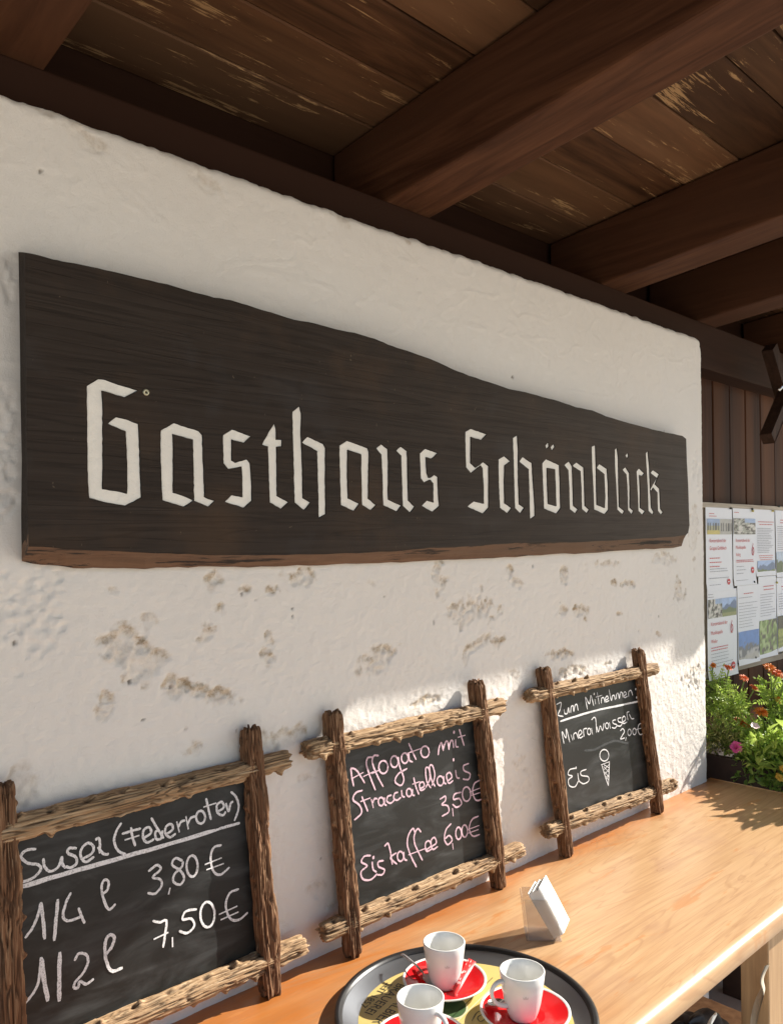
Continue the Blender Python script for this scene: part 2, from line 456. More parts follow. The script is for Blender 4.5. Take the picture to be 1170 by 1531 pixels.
def leaf_mat(name, c1, c2):
    m, nt, b = new_mat(name); v = coords(nt, rnd_off=False)
    n = noise(nt, v, 30, 3)
    col = mixc(nt, ramp(nt, n, [(.35, 0.0), (.65, 1.0)]), c1, c2)
    nt.links.new(col, b.inputs['Base Color']); b.inputs['Roughness'].default_value = .45
    tr = nt.nodes.new('ShaderNodeBsdfTranslucent'); nt.links.new(col, tr.inputs[0])
    mx = nt.nodes.new('ShaderNodeMixShader'); mx.inputs[0].default_value = .45
    out = nt.nodes['Material Output']
    nt.links.new(b.outputs[0], mx.inputs[1]); nt.links.new(tr.outputs[0], mx.inputs[2]); nt.links.new(mx.outputs[0], out.inputs[0])
    return m
MAT['leaf_bright'] = leaf_mat('bright_leaf', (.28, .42, .06), (.52, .64, .16))
MAT['leaf_olive'] = leaf_mat('olive_leaf', (.24, .27, .07), (.48, .45, .17))
MAT['leaf_dark'] = leaf_mat('deep_leaf', (.12, .24, .045), (.30, .45, .10))
MAT['quilt'] = flat_mat('dark_quilted_fabric', (.022, .026, .032), .6, nb=(50, .3, .002))
MAT['strap'] = wood_mat('pale_frayed_cloth', (.42, .36, .27), (.64, .57, .45), None, 'z', .85, (8, 160, 160))
# clear acrylic: thin sheets, straight-through
m, nt, b = new_mat('clear_acrylic')
tr = nt.nodes.new('ShaderNodeBsdfTransparent'); tr.inputs[0].default_value = (.90, .89, .88, 1)
gl = nt.nodes.new('ShaderNodeBsdfGlossy'); gl.inputs['Roughness'].default_value = .12
df = nt.nodes.new('ShaderNodeBsdfDiffuse'); df.inputs[0].default_value = (.8, .8, .8, 1)
m1 = nt.nodes.new('ShaderNodeMixShader'); m1.inputs[0].default_value = .10; nt.links.new(tr.outputs[0], m1.inputs[1]); nt.links.new(df.outputs[0], m1.inputs[2])
m2 = nt.nodes.new('ShaderNodeMixShader'); m2.inputs[0].default_value = .06
nt.links.new(m1.outputs[0], m2.inputs[1]); nt.links.new(gl.outputs[0], m2.inputs[2]); nt.links.new(m2.outputs[0], nt.nodes['Material Output'].inputs[0])
MAT['acrylic'] = m
# ground paving
m, nt, b = new_mat('pale_paving'); v = coords(nt, rnd_off=False)
nt.links.new(mixc(nt, noise(nt, v, 3, 6, .7), (.42, .38, .33), (.56, .52, .46)), b.inputs['Base Color']); b.inputs['Roughness'].default_value = .9
MAT['ground'] = m
# vertex-colour print for the photos on posters
m, nt, b = new_mat('poster_photo_print')
a = nt.nodes.new('ShaderNodeVertexColor'); a.layer_name = 'Col'; nt.links.new(a.outputs[0], b.inputs['Base Color']); b.inputs['Roughness'].default_value = .5
MAT['photo'] = m

# ------------------------------------------------------------------ setting
D = 1.2227              # distance of the plaster face
TZ = EYE - .78          # table top
ZT = EYE + .659         # wall top
XR = 2.556              # wall's right end
g = mk('ground', [(-60, -60, 0), (60, -60, 0), (60, 60, 0), (-60, 60, 0)], [(0, 1, 2, 3)], MAT['ground'], kind='structure')

# --- plaster wall (one wrapped, displaced sheet)
xs = np.concatenate([np.linspace(-1.8, .3, 20), np.arange(.32, XR - .04, .0034), XR - .04 + .04 * np.sin(np.linspace(0, 1, 14) * math.pi / 2)])
zs = np.concatenate([np.linspace(0, TZ - .06, 14), np.arange(TZ - .05, ZT - .04, .0034), ZT - .04 + .04 * np.sin(np.linspace(0, 1, 14) * math.pi / 2)])
Xg, Zg = np.meshgrid(xs, zs)
def edge_round(d, R):
    q = np.clip(R - d, 0, R); return R - np.sqrt(np.maximum(R * R - q * q, 0))
worn = np.zeros_like(Xg); stm = np.zeros_like(Xg); pit = np.zeros_like(Xg)
n_a = .55 * fbm(Xg * 60 + 1.5 * fbm(Xg * 20, Zg * 20, 0, 2, 71), Zg * 60, 0, 4, 11) + .45 * fbm(Xg * 17, Zg * 17, 0, 2, 12)
n_a = .5 + (n_a - .5) * 1.25
PATCH = [  # px, py, rx, ry, angle, strength
 (35, 915, 60, 65, 0, -.8), (188, 960, 34, 26, .4, .95), (205, 1000, 30, 28, .9, .8), (225, 975, 26, 12, .5, .7), (156, 1055, 10, 18, .3, .8),
 (300, 1036, 46, 17, .35, 1), (318, 870, 12, 22, -.5, .95), (330, 905, 16, 12, .8, .9), (310, 942, 16, 20, .6, .8), (366, 880, 11, 7, 0, .7),
 (405, 881, 12, 9, .3, .8), (447, 862, 20, 12, 0, .7), (402, 955, 7, 14, 0, .8), (398, 982, 9, 14, 0, .85), (168, 882, 9, 5, .5, .6), (228, 922, 14, 10, 0, .4),
 (651, 860, 12, 30, .1, .7), (713, 912, 34, 24, 0, .75), (843, 860, 5, 12, 0, .8), (842, 914, 8, 9, 0, .8), (868, 915, 13, 11, 0, .9), (938, 873, 18, 6, .1, .8),
 (1015, 885, 9, 22, .1, .8), (762, 850, 5, 9, .5, .8), (715, 962, 20, 7, -.4, .7), (750, 958, 16, 9, -.2, .9), (835, 979, 22, 8, 0, .9), (909, 992, 11, 5, 0, .8),
 (858, 1002, 24, 8, 0, .7), (567, 982, 30, 20, -.3, .75), (697, 984, 5, 15, 0, .7), (983, 950, 6, 9, .3, .8), (924, 917, 5, 4, 0, .7), (1035, 1010, 16, 16, 0, .6),
 (638, 1048, 22, 9, 0, .7), (768, 1008, 7, 8, 0, .6), (425, 1100, 30, 16, 0, .7), (290, 1122, 26, 14, 0, .6), (492, 1366, 12, 22, 0, .45), (775, 1165, 16, 38, 0, .3),
 (15, 420, 14, 30, 0, -.6), (12, 690, 18, 110, 0, -.7), (25, 1185, 26, 30, 0, .5), (70, 770, 0, 0, 0, 0), (1040, 700, 7, 34, 0, -.55), (1037, 800, 6, 40, 0, .45),
 (110, 190, 60, 16, .35, .35), (270, 240, 70, 14, .4, .3), (590, 345, 30, 6, .3, .5), (480, 300, 60, 9, .38, .3), (660, 870, 9, 9, 0, .6), (560, 870, 26, 8, 0, .35),
 (770, 870, 12, 6, .4, .5), (900, 843, 20, 6, 0, .5), (990, 835, 16, 8, 0, .5), (470, 1330, 14, 12, 0, .3), (455, 1160, 10, 8, 0, .35)]
fine_in = 0
for (px, py, rx, ry, an, st) in PATCH:
    if st == 0: continue
    c0 = at_y(px, py, D); cx_ = at_y(px + max(rx, 1), py, D); cz_ = at_y(px, py - max(ry, 1), D)
    RX = abs(cx_.x - c0.x); RZ = abs(cz_.z - c0.z)
    ca, sa = math.cos(an), math.sin(an)
    dx = (Xg - c0.x); dz = (Zg - c0.z)
    # rotate (clockwise in the picture for positive angle)
    u = (dx * ca - dz * sa) / RX; w_ = (dx * sa + dz * ca) / RZ
    q = np.sqrt(u * u + w_ * w_)
    mk_ = np.clip((1.0 - q + (n_a - .5) * 2.7) * 3.2, 0, 1) * np.clip((1.7 - q) * 3, 0, 1) * abs(st)
    worn = np.maximum(worn, mk_)
    if st > 0: stm = np.maximum(stm, mk_)
# scattered pits
for k in range(26):
    cx0 = rnd.uniform(.4, 2.5); cz0 = rnd.uniform(EYE - .6, EYE + .6); r0 = rnd.uniform(.0015, .003)
    if cz0 > EYE and rnd.random() < .6: continue
    q = ((Xg - cx0) / r0) ** 2 + ((Zg - cz0) / (r0 * rnd.uniform(.7, 1.8))) ** 2
    pit = np.maximum(pit, np.clip(1.6 - q, 0, 1) * rnd.uniform(.4, .9))
for (px, py, r_) in [(22, 962, 5), (362, 888, 4), (383, 898, 3), (437, 910, 3), (438, 922, 3), (536, 524, 4), (765, 564, 4), (575, 893, 3), (214, 1076, 3), (61, 256, 3), (195, 1020, 4)]:
    c0 = at_y(px, py, D); r0 = r_ / 1210 * 1.0
    q = ((Xg - c0.x) / r0) ** 2 + ((Zg - c0.z) / r0) ** 2
    pit = np.maximum(pit, np.clip(1.5 - q + (n_a - .5) * 3, 0, 1) * (q < 4) * .8)
kk = 4; sh = np.concatenate([stm[kk:], np.zeros((kk, stm.shape[1]))], 0)
stain = np.clip(stm - sh, 0, 1) * .95 + stm * .42
low = np.clip((EYE + .12 - Zg) / .35, 0, 1)
h = (fbm(Xg * 2.6, Zg * 2.6, 0, 2, 1) - .5) * .007
h += (fbm(Xg * 14, Zg * 14, 0, 2, 5) - .5) * .0012
h += (fbm(Xg * 100, Zg * 100, 0, 2, 3) - .5) * (.0010 + .0013 * low)
# trowel creases in the upper part
tw = fbm(Xg * 7 + 3 * fbm(Xg * 5, Zg * 5, 0, 2, 8), Zg * 13, 0, 3, 21)
h += np.clip(.035 - np.abs(tw - .5), 0, 1) * .026 * (1 - .7 * low)
h += (fbm(Xg * 40, Zg * 30, 0, 3, 44) - .5) * .0016
h -= worn * (.0022 + (fbm(Xg * 95, Zg * 95, 0, 3, 9) - .5) * .014)
h -= pit * .004
Yg = D - h
yr = edge_round(XR - Xg, .03) + edge_round(ZT - Zg, .018)
Yg = Yg + np.minimum(yr, .042)
# wavy edges and a rounded corner
Xg2 = Xg + np.where(Xg > XR - .06, (fbm(Zg * 7, 0 * Zg, 0, 3, 31) - .5) * .014 * (Xg - XR + .06) / .06, 0)
Zg2 = Zg + np.where(Zg > ZT - .06, (fbm(Xg * 34, 0 * Xg, 0, 4, 33) - .5) * .009 * (Zg - ZT + .06) / .06, 0)
cxx, czz = XR - .045, ZT - .045
ddx = Xg2 - cxx; ddz = Zg2 - czz
inn = (ddx > 0) & (ddz > 0)
mx = np.maximum(ddx, ddz); ln = np.sqrt(ddx ** 2 + ddz ** 2) + 1e-9
Xg2 = np.where(inn, cxx + ddx * mx / ln, Xg2); Zg2 = np.where(inn, czz + ddz * mx / ln, Zg2)
# rear returns
nr, nc = Xg.shape
def addcol(A, val=None, add=None): return np.concatenate([A, (A[:, -1:] if val is None else np.full((A.shape[0], 1), val)) + (0 if add is None else add)], 1)
for k, dy in enumerate((.03, .14)):
    stain = addcol(stain); low = addcol(low)
    Xg2 = addcol(Xg2); Zg2 = addcol(Zg2); Yg = addcol(Yg, add=dy); worn = addcol(worn); pit = addcol(pit)
def addrow(A, add=0): return np.concatenate([A, A[-1:, :] + add], 0)
Xg2 = addrow(Xg2); Zg2 = addrow(Zg2); Yg = addrow(Yg, .16); worn = addrow(worn); pit = addrow(pit); stain = addrow(stain); low = addrow(low)
nr, nc = Xg2.shape
V = np.stack([Xg2.ravel(), Yg.ravel(), Zg2.ravel()], 1)
idx = np.arange(nr * nc).reshape(nr, nc)
Fq = np.stack([idx[:-1, :-1].ravel(), idx[:-1, 1:].ravel(), idx[1:, 1:].ravel(), idx[1:, :-1].ravel()], 1)
wall = thing('plastered_wall', 'white roughcast plaster wall with flaking tan patches carrying the carved sign', 'wall', (0.4, D, 0))
wo = mk('plaster_face', V, Fq, MAT['plaster'], wall, smooth=True)
for nm, arr in (('stain', stain), ('pit', pit), ('rough_zone', .3 + .7 * np.clip(low, 0, 1) + worn)):
    at = wo.data.attributes.new(nm, 'FLOAT', 'POINT'); at.data.foreach_set('value', arr.ravel().astype(np.float32))
V, Fc = box_vf(-1.8, XR - .09, D + .17, D + .30, 0, ZT - .1)
mk('masonry_core', V, Fc, MAT['plaster'], wall)

# ------------------------------------------------------------------ roof
ZB = EYE + .736        # top of wall plate / underside of rafters there
SL = .09
YB = 1.263
EAVE = D - .60
EAVE2 = D - 1.95  # unseen outer roof depth, added to shade the near chalkboard
XC = 2.76  # unseen step back of the eave, placed for the slanting shadow edge
roof = thing('porch_roof', 'dark brown timber porch roof with heavy rafters and flaking boards above the sign', 'roof', (1.2, YB, ZB))
def zc(y): return EYE + .915 + SL * (1.27 - y)
def zr(y): return ZB + SL * (YB - y)
bevbox('wall_plate', ((-1.8 + 5.2) / 2 , YB + .07, EYE + (.583 + .736) / 2), (3.5, 0, 0), (0, .07, 0), (0, 0, (.736 - .583) / 2), MAT['beam'], roof, .004)
bevbox('frieze_board', ((-1.8 + 5.2) / 2, 1.465, EYE + .80), (3.5, 0, 0), (0, .012, 0), (0, 0, .115), MAT['beam'], roof, .002)
for k, x0 in enumerate((-.45, .335, 1.185, 2.02, 2.60, 3.36, 4.10, 4.85, 5.6, 6.35, 7.1)):
    wd = .135
    ye = (EAVE2 if x0 + .14 < XC else EAVE) + .06
    y0, y1 = ye, 1.44
    dy = (y1 - y0) / 2
    ctr = Vector((x0 + wd / 2, (y0 + y1) / 2, (zr((y0 + y1) / 2) + zc((y0 + y1) / 2)) / 2 - .001))
    bevbox('rafter', ctr, (wd / 2, 0, 0), (0, dy, -SL * dy), (0, 0, (zc(0) - zr(0)) / 2 - .001), MAT['rafter'], roof, .006)
# ceiling boards, along X, butt joints on the rafters
yb = 1.452; i = 0
while yb > EAVE2:
    wd = rnd.uniform(.135, .165); ya = yb - wd
    if ya < EAVE2: ya = EAVE2
    if yb > EAVE + .001 and ya < EAVE: ya = EAVE
    joints = [-1.8, [1.25, 2.08, .40][i % 3], [2.66, 3.42, 2.665][i % 3], 5.2, 7.5]
    for a_, b_ in zip(joints[:-1], joints[1:]):
        if yb <= EAVE + .001:
            b_ = min(b_, XC)
            if a_ >= XC: continue
        ym = (ya + yb) / 2; hy = (yb - ya) / 2 - rnd.uniform(.0012, .003)
        dz = rnd.uniform(0, .003)
        bevbox('ceiling_board', ((a_ + b_) / 2, ym, zc(ym) + .012 + dz), ((b_ - a_) / 2 - .0015, 0, 0), (0, hy, -SL * hy), (0, 0, .011), MAT['ceil'], roof, .003, seg=1)
    yb = ya; i += 1
# roofing sheet above, closes the gaps to the sky; unseen far eave deepened to shade the posters
V = [(-1.85, 1.6, zc(1.6) + .06), (7.55, 1.6, 0), (7.55, EAVE - .05, 0), (4.72, EAVE - .05, 0), (4.72, EAVE, 0), (XC, EAVE, zc(EAVE) + .03), (XC, EAVE2, zc(EAVE2) + .03), (-1.85, EAVE2, zc(EAVE2) + .03)]
V = [(x, y, zc(y) + .030) for x, y, z in V]
V2 = [(x, y, z + .03) for x, y, z in V]
n_ = len(V)
mk('roof_deck', V + V2, [list(range(n_)), list(range(2 * n_ - 1, n_ - 1, -1))] + [[i, i + n_, (i + 1) % n_ + n_, (i + 1) % n_] for i in range(n_)], MAT['beam'], roof)

# ------------------------------------------------------------------ plank wall beyond the corner
YP = 1.342
pw = thing('plank_wall', 'brown vertical plank wall behind the notices beyond the plaster wall', 'wall', (2.45, YP, 0))
x = 2.32; 
while x < 5.2:
    w_ = .1376
    yy = YP + rnd.uniform(0, .003)
    bevbox('plank', (x + w_ / 2, yy + .011, EYE - .455), (w_ / 2 - .0035, 0, 0), (0, .011, 0), (0, 0, 1.08), MAT['plank'], pw, .003, seg=1)
    x += w_
V, Fc = box_vf(2.3, 5.3, YP + .03, YP + .05, 0, EYE + .64); mk('backing', V, Fc, MAT['carve'], pw)

# ------------------------------------------------------------------ notice board and posters
YN = 1.318
nb0 = at_y(1049, 751, YN); nb1 = at_y(1056, 1016, YN)
ztop = at_y(1100, 754, YN).z; zbot = at_y(1100, 1002, YN).z
nb = thing('notice_board', 'pale framed board full of pinned notices on the plank wall', 'notice board', (2.5, YN, zbot))
bevbox('board_panel', ((2.40 + 3.75) / 2, YN + .008, (ztop + zbot) / 2), (.675, 0, 0), (0, .006, 0), (0, 0, (ztop - zbot) / 2 - .004), MAT['paper_board'], nb, .001)
bevbox('frame_rail', ((2.40 + 3.75) / 2, YN + .002, ztop - .009), (.675, 0, 0), (0, .011, 0), (0, 0, .0095), MAT['greywood'], nb, .002)
bevbox('frame_rail', ((2.40 + 3.75) / 2, YN + .002, zbot + .012), (.675, 0, 0), (0, .011, 0), (0, 0, .0125), MAT['greywood'], nb, .002)

def text_obj(name, s, size, pos, right, up, mat, parent, extr=0.0004, align='LEFT', shear=0, xscale=1.0):
    cu_ = bpy.data.curves.new('t', 'FONT'); cu_.body = s; cu_.size = size; cu_.align_x = align; cu_.shear = shear
    cu_.resolution_u = 3
    o = bpy.data.objects.new('t', cu_); COL.objects.link(o)
    dg = bpy.context.evaluated_depsgraph_get(); dg.update()
    me = bpy.data.meshes.new_from_object(o.evaluated_get(dg))
    bpy.data.objects.remove(o); bpy.data.curves.remove(cu_)
    right = Vector(right).normalized(); up = Vector(up).normalized(); pos = Vector(pos)
    V = [pos + right * v.co.x * xscale + up * v.co.y for v in me.vertices]
    Fc = [list(p.vertices) for p in me.polygons]
    bpy.data.meshes.remove(me)
    return mk(name, V, Fc, mat, parent)

def photo(kind, x0, x1, z0, z1, y, parent, seed):
    nx, nz = 26, 18
    X, Z = np.meshgrid(np.linspace(0, 1, nx), np.linspace(0, 1, nz))
    r = np.random.RandomState(seed)
    n1 = fbm(X * 4, Z * 4, 0, 3, seed); n2 = fbm(X * 11, Z * 9, 0, 3, seed + 4)
    C = np.zeros(X.shape + (3,))
    if kind == 'crowd':      # sky and hill behind a row of dark figures
        C[:] = np.where((Z > .55)[..., None], np.array([.25, .36, .55]), np.array([.36, .36, .22]))
        fig = (np.sin(X * 60) > .1) & (Z > .2) & (Z < .75); C[fig] = (.04, .05, .06)
        C[(Z < .25) & (X < .5)] = (.5, .42, .12); C[(X > .5) & ~fig] = (.38, .38, .36)
    elif kind == 'band':
        C[:] = (.30, .32, .28); C[n2 > .55] = (.04, .04, .04); C[n2 < .4] = (.62, .6, .56); C[(Z > .75) & (X > .5)] = (.28, .4, .6)
    elif kind == 'mountain':
        ridge = .75 - np.abs(X - .3) * .8 + (n1 - .5) * .3; ridge2 = .9 - np.abs(X - .85) * .9
        C[:] = (.32, .46, .70); C[Z < np.maximum(ridge, ridge2)] = (.10, .17, .30); C[(Z < .42 + (n1 - .5) * .3)] = (.10, .16, .06); C[Z < .2] = (.22, .25, .10)
    elif kind == 'village':
        C[:] = (.10, .24, .55); C[Z < .55 + (n2 - .5) * .5] = (.12, .14, .16); C[(Z < .45) & (n2 > .52)] = (.4, .4, .4); C[Z < .28 + (n1 - .5) * .2] = (.42, .41, .38)
    elif kind == 'plant':
        C[:] = (.05, .08, .04); C[n1 > .47] = (.16, .27, .07); C[(n2 > .57)] = (.35, .45, .2); C[(n2 < .36)] = (.09, .08, .07)
    elif kind == 'field':
        C[:] = (.04, .05, .03); C[Z < .6] = (.3, .36, .08); C[(Z < .45) & (np.sin(Z * 60) > .3)] = (.16, .2, .05)
    elif kind == 'house':
        C[:] = (.45, .55, .66); C[Z < .4 + n2 * .5] = (.07, .12, .06); C[(X > .35) & (X < .8) & (Z < .5)] = (.4, .38, .34)
    C = C * (.8 + .4 * n2[..., None])
    V = np.stack([x0 + (x1 - x0) * X.ravel(), np.full(X.size, y), z0 + (z1 - z0) * Z.ravel()], 1)
    idx = np.arange(nx * nz).reshape(nz, nx)
    Fq = np.stack([idx[:-1, :-1].ravel(), idx[:-1, 1:].ravel(), idx[1:, 1:].ravel(), idx[1:, :-1].ravel()], 1)
    o = mk('photo', V, Fq, MAT['photo'], parent)
    ca = o.data.color_attributes.new('Col', 'FLOAT_COLOR', 'POINT')
    cc = np.concatenate([C.reshape(-1, 3), np.ones((X.size, 1))], 1)
    ca.data.foreach_set('color', cc.ravel().astype(np.float32))
    return o

def lines_vf(x0, x1, ztops, y, hgt=.0022, seed=0, center=False):
    r = random.Random(seed); V = []; Fc = []
    for z in ztops:
        x = x0; xe = x1 - r.uniform(0, .35) * (x1 - x0)
        if center: d_ = r.uniform(.05, .3) * (x1 - x0) / 2; x = x0 + d_; xe = x1 - d_
        while x < xe:
            w_ = r.uniform(.006, .017); xx = min(x + w_, xe); n0 = len(V)
            V += [(x, y, z - hgt), (xx, y, z - hgt), (xx, y, z), (x, y, z)]; Fc.append((n0, n0 + 1, n0 + 2, n0 + 3))
            x = xx + .0022
    return V, Fc

def poster(x0, x1, z0, z1, label, spec, lift=0.0, seed=0, tilt=0):
    t = thing('poster', label, 'poster', (x0, YN - .009 - lift, z0), 'paper notices pinned to the notice board')
    y = YN - .010 - lift
    nx, nz = 8, 10; V = []; Fc = []
    X, Z = np.meshgrid(np.linspace(x0, x1, nx), np.linspace(z0, z1, nz))
    Yw = y + (fbm(X * 9, Z * 9, 0, 2, seed) - .5) * .002
    # curl at the lower edge
    Yw = Yw - .004 * np.clip((z0 + .03 - Z) / .03, 0, 1) ** 2
    V = np.stack([X.ravel(), Yw.ravel(), Z.ravel()], 1); idx = np.arange(nx * nz).reshape(nz, nx)
    Fq = np.stack([idx[:-1, :-1].ravel(), idx[:-1, 1:].ravel(), idx[1:, 1:].ravel(), idx[1:, :-1].ravel()], 1)
    mk('sheet', V, Fq, MAT['paper'], t, smooth=True)
    yi = y - .0018; W_ = x1 - x0; H_ = z1 - z0
    for e in spec:
        k = e[0]
        if k == 'photo': photo(e[1], x0 + e[2] * W_, x0 + e[3] * W_, z0 + e[4] * H_, z0 + e[5] * H_, yi, t, seed + int(e[2] * 7))
        elif k == 'text': text_obj('headline', e[1], e[4], (x0 + e[2] * W_, yi, z0 + e[3] * H_), (1, 0, 0), (0, 0, 1), MAT[e[5]], t, xscale=e[6] if len(e) > 6 else 1)
        elif k == 'lines':
            V, Fc = lines_vf(x0 + e[1] * W_, x0 + e[2] * W_, [z0 + q * H_ for q in np.linspace(e[4], e[3], e[5])], yi, e[7] if len(e) > 7 else .002, seed + int(e[3] * 100), len(e) > 8)
            mk('small_print', V, Fc, MAT[e[6]], t)
        elif k == 'oval':
            n = 20; V = [(x0 + e[1] * W_ + e[3] * math.cos(2 * math.pi * i / n), yi, z0 + e[2] * H_ + e[4] * math.sin(2 * math.pi * i / n)) for i in range(n)]
            mk('red_badge', V, [list(range(n))], MAT['paper_red'], t)
            V, Fc = lines_vf(x0 + e[1] * W_ - e[3] * .6, x0 + e[1] * W_ + e[3] * .7, [z0 + e[2] * H_ + .002], yi - .0005, .003, 3); mk('badge_print', V, Fc, MAT['paper'], t)
        elif k == 'crest':
            V, Fc = tube_vf([(x0 + e[1] * W_ + .009 * math.cos(a_), yi, z0 + e[2] * H_ + .016 * math.sin(a_)) for a_ in np.linspace(0, 2 * math.pi, 14)], .0009, 4)
            V2, F2 = tube_vf([(x0 + e[1] * W_ + .003 * math.sin(a_ * 3), yi, z0 + e[2] * H_ + .03 - .045 * a_ / 6.28) for a_ in np.linspace(0, 6.28, 12)], .0008, 4)
            k0 = len(V); mk('crest', V + V2, list(Fc) + [[q + k0 for q in f] for f in F2], MAT['paper_red'], t)
    return t
def zat(py): return at_y(1100, py, YN).z
H1, H2, H3 = ztop - .017, (ztop + zbot) / 2 + .004, zbot + .004
bx = [at_y(1053, 800, YN).x - .06, at_y(1090, 800, YN).x, at_y(1124, 800, YN).x, at_y(1154, 800, YN).x]
bx.append(bx[3] + .195); bx.append(bx[4] + .195)
poster(bx[0] + .045, bx[1] - .002, H2 - .01, H1, 'concert notice with red headline and photo of people standing in a meadow', [
    ('text', 'Konzertabend der', .12, .585, .0185, 'paper_red', .95), ('text', 'Gruppe Goldblech', .12, .495, .0185, 'paper_red', .95),
    ('lines', .12, .60, .30, .40, 3, 'paper_red', .0026), ('lines', .12, .95, .24, .27, 2, 'paper_ink', .0018), ('lines', .1, .9, .155, .16, 1, 'paper_ink'), ('lines', .1, .6, .06, .08, 2, 'paper_ink'),
    ('photo', 'crowd', .04, .98, .68, .865), ('lines', .12, .4, .90, .93, 2, 'paper_red', .002), ('oval', .83, .10, .013, .011)], 0, 3)
poster(bx[1] + .002, bx[2] - .001, H2 + .002, H1 + .001, 'concert notice with red headline, red badge and photo of a band', [
    ('text', 'Konzertabend der', .10, .565, .0175, 'paper_red', .95), ('text', 'Musikkapelle', .10, .475, .0175, 'paper_red', .95), ('text', 'Inzing', .10, .385, .0175, 'paper_red', .95),
    ('lines', .12, .92, .31, .33, 2, 'paper_red', .0024), ('lines', .12, .55, .16, .25, 3, 'paper_ink', .002), ('lines', .1, .95, .03, .07, 2, 'paper_ink'),
    ('photo', 'band', .02, .99, .665, .87), ('crest', .86, .44), ('oval', .84, .19, .0135, .0125), ('lines', .05, .3, .93, .95, 1, 'paper_red')], .0012, 8)
poster(bx[2] + .001, bx[3] - .003, H2 + .03, H1 + .001, 'notice of dense grey text above a small blue mountain photo', [
    ('lines', .1, .95, .78, .82, 2, 'paper_red', .0024, 1), ('lines', .08, .92, .36, .72, 15, 'paper_ink', .002), ('lines', .12, .9, .25, .31, 3, 'paper_red', .002, 1),
    ('photo', 'mountain', .08, .96, .01, .23)], 0, 12)
poster(bx[3] + .001, bx[4] - .003, H2 + .02, H1 + .001, 'notice at the frame edge with a house and trees printed at its foot', [
    ('lines', .2, .95, .82, .86, 2, 'paper_red', .0024, 1), ('lines', .08, .92, .42, .76, 12, 'paper_ink', .002), ('photo', 'house', .02, .98, .02, .38)], .001, 17)
poster(bx[0] + .045, bx[1] + .024, H3 - .012, H2 - .006, 'lower left concert notice with red headline and larger red badge', [
    ('text', 'Konzertabend der', .10, .605, .0185, 'paper_red', .95), ('text', 'Musikkapelle', .10, .505, .0185, 'paper_red', .95), ('text', 'Weiler', .10, .41, .0185, 'paper_red', .95),
    ('photo', 'band', .02, .48, .69, .90), ('photo', 'mountain', .48, .97, .69, .90), ('crest', .80, .54), ('lines', .10, .95, .33, .36, 2, 'paper_red', .0026), ('lines', .1, .85, .14, .29, 5, 'paper_ink', .0018),
    ('oval', .84, .11, .0165, .0135), ('lines', .02, .25, .93, .96, 2, 'paper_ink')], .0022, 23)
poster(bx[1] + .026, bx[2] + .018, H3 + .014, H2 + .001, 'notice with ruled programme lines above a village street photo', [
    ('lines', .25, .75, .88, .90, 1, 'paper_red', .0024, 1), ('lines', .05, .95, .84, .85, 1, 'paper_ink'), ('lines', .05, .95, .48, .78, 9, 'paper_ink', .0016),
    ('photo', 'village', .03, .97, .01, .42)], .0034, 31)
poster(bx[2] + .021, bx[3] + .002, H3 + .02, H2 + .028, 'notice with grey text above a green leafy plant photo', [
    ('lines', .2, .9, .84, .88, 2, 'paper_red', .0026, 1), ('lines', .08, .92, .52, .78, 9, 'paper_ink', .0018), ('photo', 'plant', .02, .98, .01, .46)], .001, 37)
poster(bx[3] + .004, bx[4] - .001, H3 + .03, H2 + .018, 'notice at the frame edge above a field of yellow green rows', [
    ('lines', .2, .9, .84, .88, 2, 'paper_red', .0026, 1), ('lines', .08, .92, .58, .78, 7, 'paper_ink', .0018), ('photo', 'field', .02, .98, .02, .48)], .0022, 41)
pin_px = [(1091, 760, 'pin'), (1123, 761, 'pin'), (1124, 764, 'pin_yellow'), (1163, 757, 'pin'), (1154, 764, 'pin_yellow'), (1126, 870, 'pin'), (1160, 871, 'pin_yellow'), (1093, 998, 'pin'), (1128, 983, 'pin')]
for i, (px, py, mm_) in enumerate(pin_px):
    p = at_y(px, py, YN - .013)
    V, Fc = lathe([(0, -.006), (.0035, -.005), (.0045, -.001), (.002, .002), (.002, .008)], (0, 0, 0), 10)
    V = [(p.x + v[0], p.y + v[2], p.z + v[1]) for v in V]
    mk('pushpin', V, Fc, MAT[mm_], nb, smooth=True)

# ------------------------------------------------------------------ bracket beside the beam end
p = at_y(1160, 600, 1.10)
br = thing('roof_brace', 'crossed dark wooden brace pieces hanging under the roof at the right edge', 'brace', p)
def bar(name, px0, px1, y, w, mat, parent, d=.02, y1=None):
    a_ = at_y(*px0, y); b_ = at_y(*px1, y1 if y1 else y)
    ax = (b_ - a_) / 2; az = ax.cross(Vector((0, 1, 0))).normalized()
    return bevbox(name, (a_ + b_) / 2, ax, Vector((0, d, 0)), az * w, mat, parent, .002)
bar('brace_bar', (1149, 519), (1174, 606), 1.16, .024, MAT['pole'], br, .02)
bar('brace_bar', (1174, 588), (1146, 656), 1.12, .020, MAT['pole'], br, .018)
V, Fc = tube_vf([at_y(1163, 583, 1.08), at_y(1170, 576, 1.08), at_y(1178, 582, 1.08)], .006, 8); mk('iron_hook', V, Fc, MAT['steel'], br, smooth=True)

